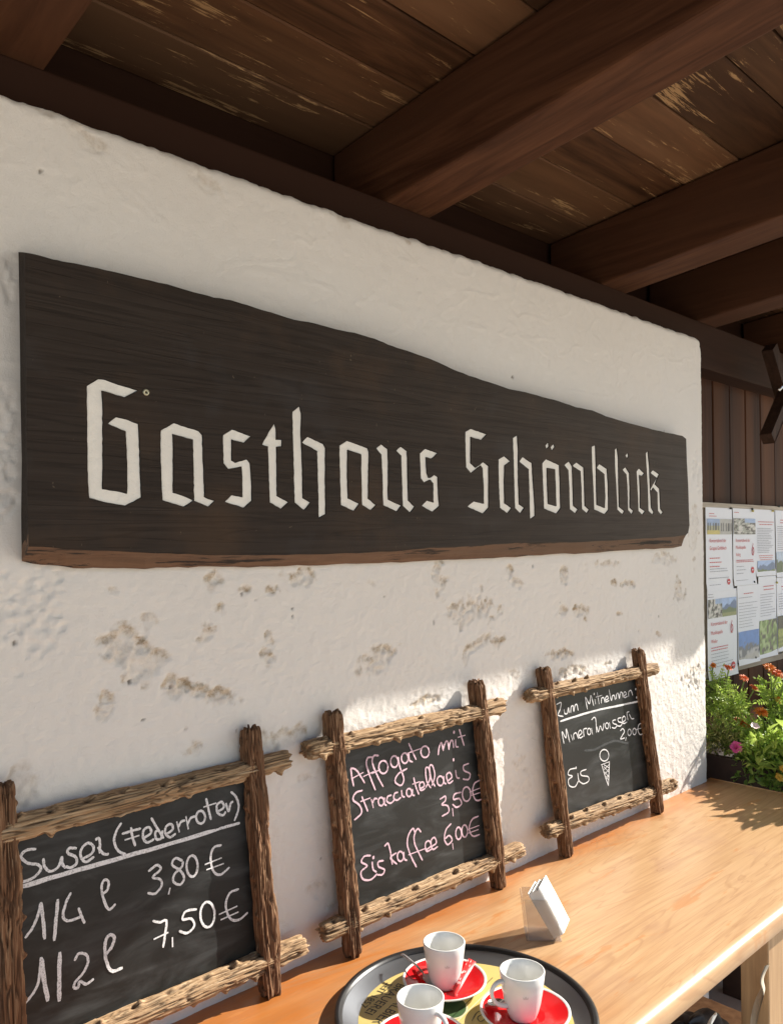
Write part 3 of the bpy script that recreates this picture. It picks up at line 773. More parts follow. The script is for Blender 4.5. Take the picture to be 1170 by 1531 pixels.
# ------------------------------------------------------------------ the carved sign
YS = D - .040
sA = lambda P, s, ox, oy: [(ox + x * s, oy + y * s) for x, y in P]
top_f = [(38, 378), (70, 385), (100, 392), (135, 399), (170, 407), (210, 416), (250, 425), (290, 437), (320, 445), (345, 449), (370, 456), (405, 467), (440, 478), (470, 484), (500, 492), (530, 498), (560, 507), (580, 515), (600, 522), (625, 531), (650, 540), (675, 551), (700, 561), (730, 571), (760, 581), (785, 586), (810, 593), (835, 600), (860, 609), (885, 614), (905, 622), (930, 630), (960, 638), (980, 643), (1000, 648), (1019, 652)]
right_f = [(1025, 656), (1026, 690), (1028, 725), (1029, 760), (1030, 785), (1028, 797)]
bot_f = [(1024, 800), (1000, 803), (965, 805), (928, 807), (875, 810), (825, 811), (770, 812), (720, 815), (683, 818), (640, 819), (600, 823), (550, 826), (500, 828), (461, 829), (410, 829), (350, 831), (297, 830), (250, 828), (200, 825), (154, 823), (110, 821), (75, 819)]
bot_b = [(1018, 817), (1000, 819), (965, 821), (928, 823), (875, 827), (825, 829), (770, 833), (720, 835), (683, 837), (640, 839), (600, 841), (550, 843), (500, 844), (461, 846), (410, 847), (350, 847), (297, 846), (250, 848), (200, 849), (154, 850), (110, 849), (75, 844)]
left_f = [(43, 817), (42, 760), (41, 690), (40, 600), (39, 500), (38, 430)]
left_b = [(33, 838), (32, 770), (33, 690), (31, 600), (30, 500), (29, 430)]
YB2 = D - .003
fr, bk = [], []
for i, p in enumerate(top_f):
    q = at_y(*p, YS); fr.append(q)
    if i == 0: bk.append(at_y(28, 376, YB2))
    else: bk.append(Vector((q.x + .0, YB2, q.z + .006 + .003 * math.sin(i * 1.7))))
for i, p in enumerate(right_f):
    q = at_y(*p, YS); fr.append(q); bk.append(Vector((q.x + .012, YB2, q.z + (.004 if i == 0 else -.006 if i > 3 else 0))))
for p, p2 in zip(bot_f, bot_b): fr.append(at_y(*p, YS)); bk.append(at_y(*p2, D - .012))
for p, p2 in zip(left_f, left_b): fr.append(at_y(*p, YS)); bk.append(at_y(*p2, YB2))
for i, v in enumerate(fr): v.z += rnd.uniform(-.0009, .0009)
for i, v in enumerate(bk): v.z += rnd.uniform(-.0012, .0012)
# refine outline with small waves
def refine(L, k=4, amp=.0009, seed=1):
    r = random.Random(seed); out = []
    for i in range(len(L)):
        a_, b_ = L[i], L[(i + 1) % len(L)]
        for j in range(k):
            t = j / k; q = a_.lerp(b_, t)
            if j: q = q + Vector((0, 0, r.uniform(-amp, amp)))
            out.append(q)
    return out
fr = refine(fr, 3, .0007, 2); bk = refine(bk, 3, .0016, 3)
mid = [Vector(((a_.x * .62 + b_.x * .38), D - .028 + .002 * math.sin(i * .9), a_.z * .62 + b_.z * .38 + rnd.uniform(-.0012, .0012))) for i, (a_, b_) in enumerate(zip(fr, bk))]
n_ = len(fr)
sign = thing('wooden_sign', 'long dark live edged wooden sign with carved cream letters Gasthaus Schönblick', 'sign', (at_y(38, 830, YS).x, D, at_y(38, 830, YS).z))
V = fr + mid + bk
Fc = [list(range(n_))] + [list(range(3 * n_ - 1, 2 * n_ - 1, -1))]
for i in range(n_):
    j = (i + 1) % n_
    Fc.append([i, i + n_, j + n_, j]); Fc.append([i + n_, i + 2 * n_, j + 2 * n_, j + n_])
plank = mk('plank_body', V, Fc, MAT['sign_wood'], sign)
plank.data.materials.append(MAT['sign_edge']); plank.data.materials.append(MAT['carve'])
# the bottom live edge shows brown bark-side wood
nt0 = len(top_f) * 3; nr0 = len(right_f) * 3; nb0_ = len(bot_f) * 3
for pi, pol in enumerate(plank.data.polygons):
    if pi < 2: continue
    e = (pi - 2) // 2
    if nt0 + nr0 - 2 <= e < nt0 + nr0 + nb0_ + 1: pol.material_index = 1
bmx = bmesh.new(); bmx.from_mesh(plank.data); bmesh.ops.recalc_face_normals(bmx, faces=bmx.faces); bmx.to_mesh(plank.data); bmx.free()

cA, cB, cC, cD, cE = (.17949, 120, 560), (.15385, 325, 590), (.15385, 495, 630), (.1453, 680, 630), (.1453, 830, 640)
LET = [
 (cA, [(62, 95), (155, 38), (205, 42), (320, 85), (480, 132), (375, 186), (180, 130), (188, 230), (190, 600), (186, 955), (290, 970), (395, 995), (400, 960), (396, 700), (386, 470), (238, 408), (305, 355), (400, 378), (485, 412), (493, 560), (500, 780), (510, 1022), (380, 1090), (230, 1065), (82, 1025), (72, 900), (66, 500)]),
 (cA, [(678, 468), (785, 405), (990, 472), (1018, 505), (1022, 650), (1030, 800), (1035, 1020), (1065, 1035), (1120, 1052), (1070, 1098), (955, 1050), (952, 800), (945, 540), (770, 492), (775, 650), (775, 985), (850, 1008), (942, 1048), (868, 1098), (692, 1045), (682, 800), (676, 600)]),
 (cB, [(62, 395), (150, 340), (325, 405), (262, 465), (140, 432), (140, 640), (180, 665), (290, 630), (318, 665), (332, 850), (335, 1030), (262, 1098), (80, 1040), (145, 978), (250, 1000), (250, 800), (240, 695), (112, 720), (68, 665)]),
 (cB, [(440, 485), (555, 285), (570, 330), (572, 440), (628, 440), (625, 500), (575, 505), (578, 750), (580, 985), (690, 1045), (622, 1108), (515, 1045), (508, 800), (497, 500)]),
 (cB, [(735, 170), (800, 115), (815, 180), (812, 400), (825, 700), (830, 1005), (903, 1048), (845, 1118), (757, 1045), (748, 700), (740, 400)]),
 (cB, [(828, 465), (880, 412), (1030, 480), (1050, 520), (1048, 800), (1052, 1160), (990, 1195), (985, 900), (975, 545)]),
 (cC, [(85, 238), (160, 190), (355, 262), (368, 300), (362, 550), (360, 752), (435, 812), (388, 860), (305, 808), (300, 550), (296, 318), (160, 272), (158, 550), (165, 750), (272, 800), (225, 866), (100, 810), (92, 500)]),
 (cC, [(443, 262), (492, 225), (550, 270), (556, 400), (552, 650), (556, 762), (680, 818), (640, 872), (510, 812), (502, 500), (492, 320)]),
 (cC, [(637, 285), (682, 248), (738, 290), (742, 450), (750, 770), (810, 828), (768, 882), (700, 818), (692, 550), (685, 330)]),
 (cC, [(865, 315), (920, 268), (1032, 308), (980, 358), (920, 345), (928, 500), (945, 550), (970, 550), (1005, 522), (1035, 540), (1040, 700), (1050, 820), (990, 875), (885, 820), (935, 770), (998, 792), (995, 600), (965, 562), (905, 592), (875, 550)]),
 (cD, [(110, 112), (165, 78), (325, 132), (272, 188), (162, 155), (160, 300), (160, 430), (215, 480), (295, 422), (345, 460), (345, 650), (345, 885), (290, 945), (133, 875), (200, 825), (300, 850), (298, 650), (285, 475), (265, 450), (165, 530), (118, 470), (112, 300)]),
 (cD, [(450, 395), (510, 360), (568, 410), (510, 452), (505, 600), (510, 845), (580, 890), (540, 942), (465, 885), (455, 650)]),
 (cD, [(598, 175), (640, 148), (650, 300), (650, 600), (660, 855), (710, 890), (675, 942), (620, 890), (612, 600), (605, 350)]),
 (cD, [(665, 412), (700, 368), (792, 430), (800, 600), (815, 800), (822, 970), (775, 1005), (770, 800), (760, 490)]),
 (cD, [(900, 435), (940, 390), (1072, 450), (1078, 600), (1085, 890), (1045, 945), (918, 895), (908, 650)], [(945, 475), (948, 650), (958, 850), (1045, 875), (1040, 700), (1030, 490)]),
 (cD, [(932, 250), (958, 215), (965, 255), (940, 282)]), (cD, [(985, 268), (1015, 235), (1025, 262), (998, 300)]),
 (cE, [(95, 382), (140, 345), (172, 395), (178, 600), (185, 800), (230, 838), (205, 875), (150, 830), (145, 600), (135, 430)]),
 (cE, [(180, 388), (220, 355), (290, 405), (298, 600), (302, 800), (345, 838), (325, 872), (275, 830), (270, 600), (260, 440)]),
 (cE, [(375, 195), (410, 180), (418, 400), (420, 600), (425, 790), (510, 825), (515, 700), (505, 470), (427, 408), (455, 372), (530, 420), (542, 600), (545, 835), (510, 882), (400, 835), (392, 600), (380, 400)]),
 (cE, [(612, 225), (630, 205), (645, 300), (650, 600), (655, 810), (708, 855), (690, 885), (638, 835), (628, 600), (615, 400)]),
 (cE, [(693, 430), (722, 405), (760, 465), (765, 650), (765, 820), (800, 850), (785, 885), (748, 840), (742, 600), (732, 475)]),
 (cE, [(722, 285), (742, 255), (750, 285), (738, 312)]),
 (cE, [(835, 450), (862, 415), (912, 465), (892, 490), (862, 480), (870, 650), (870, 820), (920, 855), (895, 888), (855, 850), (845, 600)]),
 (cE, [(930, 262), (950, 240), (965, 400), (975, 640), (985, 820), (1010, 865), (998, 888), (958, 850), (950, 600), (938, 400)]),
 (cE, [(980, 460), (1008, 435), (1065, 475), (1045, 520), (1022, 578), (1070, 625), (1075, 720), (1080, 830), (1105, 865), (1088, 888), (1055, 850), (1050, 660), (1005, 610), (985, 650), (978, 630), (1045, 512)]),
]
import mathutils
def poly_world(c, P, seed, jit=.00045):
    r = random.Random(seed); W_ = [at_y(c[1] + x * c[0], c[2] + y * c[0], YS) for x, y in P]
    out = []
    for i in range(len(W_)):
        a_, b_ = W_[i], W_[(i + 1) % len(W_)]; L = (b_ - a_).length; k = max(1, int(L / .006))
        for j in range(k):
            q = a_.lerp(b_, j / k)
            if j: q = q + Vector((r.uniform(-jit, jit), 0, r.uniform(-jit, jit)))
            out.append((q.x, q.z))
    return out
cutV, cutF = [], []
def prism(outer, inner, y0, y1):
    """triangulated prism between y0 and y1"""
    loops = [[Vector((x, z, 0)) for x, z in outer]] + ([[Vector((x, z, 0)) for x, z in inner]] if inner else [])
    tris = mathutils.geometry.tessellate_polygon(loops)
    pts = [p for l in loops for p in l]; n = len(pts)
    V = [(p.x, y0, p.y) for p in pts] + [(p.x, y1, p.y) for p in pts]
    Fc = [list(t) for t in tris] + [[q + n for q in reversed(t)] for t in tris]
    k = 0
    for l in loops:
        m_ = len(l)
        for i in range(m_): a_, b_ = k + i, k + (i + 1) % m_; Fc.append([a_, b_, b_ + n, a_ + n])
        k += m_
    return V, Fc
for li, L in enumerate(LET):
    outer = poly_world(L[0], L[1], li); inner = poly_world(L[0], L[2], li + 50) if len(L) > 2 else None
    def offs(Pl, d_):
        A = sum(Pl[i][0] * Pl[(i + 1) % len(Pl)][1] - Pl[(i + 1) % len(Pl)][0] * Pl[i][1] for i in range(len(Pl)))
        sg = 1 if A > 0 else -1; out = []
        for i in range(len(Pl)):
            p0, p1, p2 = Vector(Pl[i - 1]), Vector(Pl[i]), Vector(Pl[(i + 1) % len(Pl)])
            t1 = (p1 - p0).normalized(); t2 = (p2 - p1).normalized(); n1_ = Vector((t1.y, -t1.x)) * sg; n2_ = Vector((t2.y, -t2.x)) * sg
            nn = n1_ + n2_; nn = nn.normalized() if nn.length > .3 else n1_
            q = p1 + nn * d_; out.append((q.x, q.y))
        return out
    def area(Pl): return abs(sum(Pl[i][0] * Pl[(i + 1) % len(Pl)][1] - Pl[(i + 1) % len(Pl)][0] * Pl[i][1] for i in range(len(Pl)))) / 2
    ar = area(outer) - (area(inner) if inner else 0)
    def vol(m_):
        q_ = bmesh.new(); q_.from_mesh(m_); v_ = abs(q_.calc_volume()); q_.free(); return v_
    v0 = vol(plank.data); done = False
    for of in (.0012, .0008, .0004, .0001):
        V, Fc = prism(offs(outer, of), offs(inner, -of) if inner else None, YS - .01, YS + .0060)
        cut = mk('cutter', V, Fc, MAT['carve'], None, origin=ORI[sign])
        bmx = bmesh.new(); bmx.from_mesh(cut.data); bmesh.ops.recalc_face_normals(bmx, faces=bmx.faces); bmx.to_mesh(cut.data); bmx.free()
        bpy.context.view_layer.update()
        md = plank.modifiers.new('b', 'BOOLEAN'); md.object = cut; md.operation = 'DIFFERENCE'; md.solver = 'EXACT'; md.material_mode = 'TRANSFER'
        dg = bpy.context.evaluated_depsgraph_get(); dg.update()
        me = bpy.data.meshes.new_from_object(plank.evaluated_get(dg)); plank.modifiers.clear()
        bpy.data.objects.remove(cut)
        dv = v0 - vol(me)
        if .75 * ar * .006 < dv < 1.9 * ar * .006:
            plank.data = me; done = True; break
        bpy.data.meshes.remove(me)
    top_y = YS + .0021 if done else YS - .0006
    V, Fc = prism(outer, inner, top_y, YS + .0058)
    o = mk('letter', V, Fc, MAT['letter'], sign)
p = at_y(120 + 547 * .17949, 560 + 148 * .17949, YS)
V, Fc = lathe([(.0018, -.001), (.0022, .002), (.0048, .0022), (.0052, 0)], (0, 0, 0), 16)
mk('screw_eyelet', [(p.x + v[0], p.y - v[2], p.z + v[1]) for v in V], Fc, flat_mat('brass_eyelet', (.5, .47, .33), .4, metal=.6), sign, smooth=True)

# ------------------------------------------------------------------ serving table
TY0 = .683; TY1 = D + .01; TX0, TX1 = -.9, 2.585
table = thing('serving_table', 'long varnished pine table top along the wall, orange and worn pale', 'table', (1.2, .95, 0))
nx, ny = 220, 40
X, Y = np.meshgrid(np.linspace(TX0, TX1, nx), np.linspace(TY0 + .024, TY1, ny))
Zt = TZ + (fbm(X * 4, Y * 4, 0, 2, 77) - .5) * .0006
V = []; 
# rows: underside front, front face, rounded nosing, top
rows = [(TY0 + .003, TZ - .040), (TY0, TZ - .036), (TY0, TZ - .016), (TY0 + .0010, TZ - .0115), (TY0 + .0035, TZ - .0075), (TY0 + .0075, TZ - .0042), (TY0 + .0125, TZ - .0019), (TY0 + .018, TZ - .0005)]
xl = np.linspace(TX0, TX1, nx)
allrows = [[(x, y + (0.0008 * math.sin(x * 5) if True else 0), z) for x in xl] for y, z in [(TY1, TZ - .040)] + rows] + [[(X[j, i], Y[j, i], Zt[j, i] if j else TZ) for i in range(nx)] for j in range(ny)]
V = np.array([v for r in allrows for v in r]); nrow = len(allrows)
idx = np.arange(nrow * nx).reshape(nrow, nx)
Fq = np.stack([idx[:-1, :-1].ravel(), idx[:-1, 1:].ravel(), idx[1:, 1:].ravel(), idx[1:, :-1].ravel()], 1).tolist()
Fq.append([int(idx[r, -1]) for r in range(nrow)]); Fq.append([int(idx[r, 0]) for r in range(nrow - 1, -1, -1)])
tt = mk('tabletop', V, Fq, MAT['table'], table, smooth=False)
tt.data.polygons.foreach_set('use_smooth', [True] * (len(Fq) - 2) + [False, False])
xx, yy = V[:, 0], V[:, 1]
wear = .05 + .62 * np.clip((D - .02 - yy) / .17, 0, 1) ** .8 * np.clip((xx - .55) / 1.0, 0.25, 1) + .18 * np.clip((xx - 1.2) / .9, 0, 1)
at = tt.data.attributes.new('wear', 'FLOAT', 'POINT'); at.data.foreach_set('value', wear.astype(np.float32))
for (lx, ly) in ((1.78, .735), (1.78, 1.16), (-.2, .735), (-.2, 1.16)):
    bevbox('leg', (lx, ly, (TZ - .041) / 2), (.048, 0, 0), (0, .03, 0), (0, 0, (TZ - .043) / 2), MAT['tan_wood'], table, .003)
bevbox('stretcher', (1.60, .76, .44), (.13, 0, -.0), (0, .014, 0), (0, 0, .035), MAT['tan_wood'], table, .003)
bevbox('stretcher', (1.78, .95, .40), (.02, 0, 0), (0, .18, 0), (0, 0, .04), MAT['tan_wood'], table, .003)
bevbox('apron', (.8, TY0 + .11, TZ - .075), (1.6, 0, 0), (0, .012, 0), (0, 0, .032), MAT['tan_wood'], table, .003)

# ------------------------------------------------------------------ rustic chalkboards
def rustic_log(name, a_, b_, r0, mat, parent, seed, kside, r1=None, sq=3.2, nk=8):
    a_, b_ = Vector(a_), Vector(b_); L = (b_ - a_).length; t = (b_ - a_).normalized()
    s = Vector((0, -1, 0)); s = (s - t * s.dot(t)).normalized(); u = t.cross(s)      # s = towards the viewer side
    nu = int(L / .0022); ns = 112
    U, TH = np.meshgrid(np.linspace(0, L, nu), np.linspace(0, 2 * math.pi, ns, endpoint=False), indexing='ij')
    c_, s_ = np.cos(TH), np.sin(TH)
    se = (np.abs(c_) ** sq + np.abs(s_) ** sq) ** (-1 / sq)
    wob = (fbm(U * 9, 0 * U, seed, 2, seed) - .5) * .18
    tw_ = U * 0.0
    R = r0 * se * (.97 + wob + .04 * np.sin(TH * 2 + seed))
    cx_, cy_ = c_ * r0, s_ * r0
    g1 = vn(cx_ * 430 + 6 * vn(U * 9, TH * 0, 0, seed + 3), cy_ * 430, U * 15 + seed * 5, seed)
    g2 = vn(cx_ * 900, cy_ * 900, U * 40 + 3 + seed, seed + 1)
    ridge = np.abs(g1 - .5) * 2
    g3 = vn(cx_ * 150 + 4 * vn(U * 8, 0 * U, 0, seed + 5), cy_ * 150, U * 9, seed + 6)
    dis = (ridge - .5) * .0012 - np.exp(-(ridge / .16) ** 2) * .0030 + (g2 - .5) * .0016 + (np.floor(g3 * 5) / 5 - .5) * .0055 + (fbm(cx_ * 30, cy_ * 30, U * 10, 2, seed + 7) - .5) * .004
    # low frequency chips
    ch = vn(cx_ * 60, cy_ * 60, U * 22, seed + 9); dis -= np.clip(ch - .72, 0, 1) * .010
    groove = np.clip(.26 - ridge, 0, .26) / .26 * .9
    r = random.Random(seed)
    for kk, (th0, off) in enumerate(kside):
        for q in range(nk):
            u0 = L * ((q + off) / nk) + r.uniform(-.011, .011)
            if u0  < .02 or u0 > L - .02: continue
            th = th0 + r.uniform(-.2, .2)
            dth = (TH - th + math.pi) % (2 * math.pi) - math.pi
            du = U - u0
            k1 = np.exp(-((du - .002) / .0050) ** 2 - (dth * r0 / .0048) ** 2)
            k2 = np.exp(-((du + .0095) / .0045) ** 2 - (dth * r0 / .0045) ** 2)
            am = r.uniform(.2, 1.25)
            dis = dis + k1 * .0062 * am - k2 * .0085 * am
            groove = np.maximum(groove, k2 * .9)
    # ragged ends
    e0 = (vn(c_ * 5, s_ * 5, seed, seed + 20) - .5) * .014
    Uj = U + np.where(U < .012, e0, 0) + np.where(U > L - .012, -e0, 0)
    endt = np.clip(np.minimum(U, L - U) / .010, 0, 1)
    R = (R + dis) * (.86 + .14 * endt ** .5)
    P = (np.array(a_)[None, None] + np.array(t)[None, None] * Uj[..., None] + np.array(s)[None, None] * (R * c_)[..., None] + np.array(u)[None, None] * (R * s_)[..., None])
    V = P.reshape(-1, 3)
    idx = np.arange(nu * ns).reshape(nu, ns); nx_ = np.roll(idx, -1, 1)
    Fq = np.stack([idx[:-1].ravel(), idx[1:].ravel(), nx_[1:].ravel(), nx_[:-1].ravel()], 1).tolist()
    # recessed end caps
    gv = [groove.ravel()]
    extra = []
    for row, sg in ((0, -1), (nu - 1, 1)):
        ring = idx[row]; base = len(V) + sum(len(e) for e in extra)
        cen = V[ring].mean(0)
        rg = cen + (V[ring] - cen) * .55 + np.array(t) * (np.array([r.uniform(-.003, .003) for _ in ring])[:, None])
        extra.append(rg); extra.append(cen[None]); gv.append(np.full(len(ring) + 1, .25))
        for k in range(ns):
            l = (k + 1) % ns
            f1 = [int(ring[k]), int(ring[l]), base + l, base + k]; f2 = [base + k, base + l, base + ns]
            Fq += [f1[::-1], f2[::-1]] if sg > 0 else [f1, f2]
    V = np.concatenate([V] + extra, 0)
    o = mk(name, V, Fq, mat, parent, smooth=True)
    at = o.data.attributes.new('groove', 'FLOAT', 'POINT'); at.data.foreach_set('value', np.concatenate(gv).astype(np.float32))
    bmx = bmesh.new(); bmx.from_mesh(o.data); bmesh.ops.recalc_face_normals(bmx, faces=bmx.faces); bmx.to_mesh(o.data); bmx.free()
    return o

def ribbon(pts, w, nrm, lift, V, Fc, seed=0, taper=True):
    """flat chalk stroke; pts on the plane"""
    r = random.Random(seed); pts = [p + nrm * lift for p in pts]; n = len(pts); k0 = len(V)
    for i, p in enumerate(pts):
        t = (pts[min(i + 1, n - 1)] - pts[max(i - 1, 0)])
        if t.length < 1e-6: t = Vector((0, 0, 1))
        t.normalize(); s = t.cross(nrm).normalized()
        ww = w * r.uniform(.42, .58)
        if taper and (i == 0 or i == n - 1): ww *= .6
        V.append(p + s * ww); V.append(p - s * w * r.uniform(.42, .58) * (.6 if taper and i in (0, n - 1) else 1))
    for i in range(n - 1): Fc.append((k0 + 2 * i, k0 + 2 * i + 1, k0 + 2 * i + 3, k0 + 2 * i + 2))

def chalkboard(label, lp, rp, tr_, br_, strokes, crop, chalkm, width, seed, smears=(), slabel=None):
    """lp, rp: post axis (top px, bottom px); tr_, br_: rail axis (left px, right px)"""
    pa = Vector((0, D - .043, TZ)); pb = Vector((0, D - .0235, TZ + .465))
    nrm = Vector((1, 0, 0)).cross(pb - pa).normalized()
    if nrm.y > 0: nrm = -nrm
    def on(px, off=0): return at_plane(px[0], px[1], pa - nrm * off, nrm)
    L0, L1 = on(lp[0]), on(lp[1]); R0, R1 = on(rp[0]), on(rp[1])
    for q, q0 in ((L1, L0), (R1, R0)):
        dd = (q - q0); k = (TZ + .002 - q0.z) / dd.z; q.xyz = q0 + dd * k
    base = (L1 + R1) / 2; base.z = TZ
    t = thing('chalkboard', label, 'chalkboard', base, 'three rustic framed chalkboards leaning on the wall')
    T0, T1 = on(tr_[0], .004), on(tr_[1], .004); B0, B1 = on(br_[0], .004), on(br_[1], .004)
    rustic_log('post', L1, L0, .0163, MAT['log_z'], t, seed + 1, [(math.pi * 1.5, .3), (math.pi * .45, .6)], sq=7)
    rustic_log('post', R1, R0, .0163, MAT['log_z'], t, seed + 2, [(math.pi * 1.5, .5), (math.pi * .5, .2)], sq=7)
    rustic_log('rail', T0, T1, .0188, MAT['log_x'], t, seed + 3, [(math.pi * .25, .4), (math.pi * 1.62, .7)], nk=9, sq=2.5)
    rustic_log('rail', B0, B1, .0188, MAT['log_x'], t, seed + 4, [(math.pi * .25, .2), (math.pi * 1.62, .55)], nk=9, sq=2.5)
    # slate
    def isect(p, q, r_, s_):
        # intersection of lines in (x,z)
        a1 = q - p; a2 = s_ - r_; den = a1.x * a2.z - a1.z * a2.x
        k = ((r_.x - p.x) * a2.z - (r_.z - p.z) * a2.x) / den
        return p + a1 * k
    off = .010
    cs = [isect(L1, L0, T0, T1), isect(R1, R0, T0, T1), isect(R1, R0, B0, B1), isect(L1, L0, B0, B1)]
    cs = [Vector((c.x, pa.y + (c.z - pa.z) * (pb.y - pa.y) / (pb.z - pa.z), c.z)) - nrm * off for c in cs]
    cb = [c - nrm * .006 for c in cs]
    pn = mk('slate', cs + cb, [(3, 2, 1, 0), (4, 5, 6, 7), (0, 1, 5, 4), (1, 2, 6, 5), (2, 3, 7, 6), (3, 0, 4, 7)], MAT['slate'], t)
    s_, ox, oy = crop
    V, Fc = [], []
    for si, st in enumerate(strokes):
        w_ = width
        if isinstance(st, dict): w_ = st['w']; st = st['p']
        P = [at_plane(ox + x * s_, oy + y * s_, cs[0], nrm) for x, y in st]
        if len(P) == 1:
            P = [P[0] + Vector((.002 * math.cos(k), 0, .002 * math.sin(k))) for k in (0, 2, 4, 6)]
        Q = catmull(P, 6)
        # thin out to even spacing
        ribbon(Q, w_, nrm, .0006 + .00012 * (si % 5), V, Fc, si)
    mk('chalk_writing', V, Fc, chalkm, pn)
    if smears:
        V, Fc = [], []
        for si, st in enumerate(smears):
            P = catmull([at_plane(ox + x * s_, oy + y * s_, cs[0], nrm) for x, y in st['p']], 6)
            ribbon(P, st['w'], nrm, .00025 + .00004 * si, V, Fc, si + 99)
        mk('chalk_smear', V, Fc, MAT['chalk_smear'], pn)
    return t

E = ellipse_pts
st1 = [
 [(138, 583), (100, 588), (80, 612), (105, 636), (145, 643), (155, 662), (130, 690), (95, 706), (62, 708)],
 [(165, 618), (170, 650), (192, 668), (222, 650), (236, 610)], [(236, 610), (237, 638), (250, 656)],
 [(292, 580), (264, 580), (258, 598), (288, 614), (290, 638), (268, 654), (250, 648)],
 [(310, 622), (348, 600), (355, 575), (336, 560), (312, 578), (306, 608), (325, 632), (358, 612)],
 [(362, 548), (378, 545), (380, 600)], [(372, 575), (384, 592), (398, 603), (414, 602)],
 [(462, 483), (442, 515), (434, 555), (450, 590), (478, 604)],
 [(463, 526), (500, 514), (536, 505)], [(497, 500), (504, 540), (514, 572)], [(474, 549), (530, 531)],
 [(545, 542), (574, 522), (566, 500), (546, 512), (545, 542), (560, 558), (586, 545)],
 [(606, 508), (590, 520), (594, 545), (612, 542), (618, 512)], [(574, 464), (598, 505), (622, 543)],
 [(630, 528), (656, 508), (650, 488), (631, 498), (628, 522), (645, 538), (668, 524)],
 [(672, 478), (682, 520)], [(678, 500), (688, 480), (704, 474)], [(706, 458), (716, 508)], [(712, 490), (724, 466), (742, 458)],
 E(762, 462, 17, 24), [(783, 390), (792, 430), (802, 472)], [(773, 424), (822, 408)],
 [(826, 442), (850, 424), (842, 404), (824, 416), (826, 444), (846, 455), (858, 440)], [(858, 408), (868, 440), (876, 410), (886, 402)],
 [(876, 365), (898, 388), (906, 428), (890, 476)],
 {'p': [(70, 730), (300, 662), (560, 588), (832, 508)], 'w': .0068}, {'p': [(828, 508), (870, 495), (912, 484)], 'w': .0045},
 [(95, 922), (125, 880), (146, 828), (156, 785)], {'p': [(156, 785), (163, 850), (170, 926)], 'w': .005}, {'p': [(220, 773), (213, 850), (206, 932)], 'w': .005},
 [(270, 748), (250, 790), (240, 840), (262, 856), (315, 838)], [(298, 806), (310, 838), (322, 866)],
 [(384, 758), (408, 738), (412, 708), (398, 700), (386, 725), (394, 775), (414, 812), (440, 792)],
 [(563, 668), (596, 644), (610, 660), (580, 690), (608, 698), (614, 722), (590, 752), (560, 750)], [(646, 730), (640, 756)],
 [(694, 628), (668, 618), (654, 642), (686, 666), (700, 695), (684, 718), (660, 708), (662, 680), (690, 652), (696, 630)], E(730, 648, 21, 40),
 [(842, 568), (812, 578), (800, 618), (812, 668), (838, 680), (872, 652)], [(778, 642), (842, 616)], [(784, 662), (850, 638)],
 [(95, 1172), (138, 1112), (152, 1050), (156, 994)], {'p': [(157, 996), (168, 1080), (182, 1162)], 'w': .0062}, {'p': [(228, 974), (225, 1080), (226, 1162)], 'w': .0062},
 [(283, 1008), (300, 980), (328, 985), (334, 1014), (316, 1054), (288, 1086), (280, 1108), (296, 1110), (304, 1086), (328, 1096), (357, 1076)],
 {'p': [(398, 988), (424, 955), (434, 918), (416, 910), (400, 938), (402, 1000), (424, 1046), (466, 1034)], 'w': .005},
 [(580, 856), (606, 862), (632, 856), (628, 905), (620, 958)], [(584, 926), (640, 900)], [(655, 918), (656, 956)],
 [(748, 812), (706, 820), (694, 850), (726, 848), (738, 874), (712, 902), (680, 894)], E(788, 832, 27, 48),
 [(908, 735), (872, 752), (858, 800), (876, 848), (908, 852), (942, 824)], [(832, 832), (902, 800)], [(838, 852), (906, 822)]]
sm1 = [{'p': [(180, 940), (420, 830), (640, 740), (840, 640)], 'w': .030}, {'p': [(200, 985), (480, 880), (860, 740)], 'w': .012}]
chalkboard('near chalkboard with wine prices, Suser (Federroter) underlined in white chalk',
    ((5, 1172), (22, 1640)), ((374, 1090), (405, 1502)), ((-24, 1250), (429, 1136)), ((-14, 1610), (453, 1412)), st1, (.39316, 0, 1040), MAT['chalk'], .0040, 10)

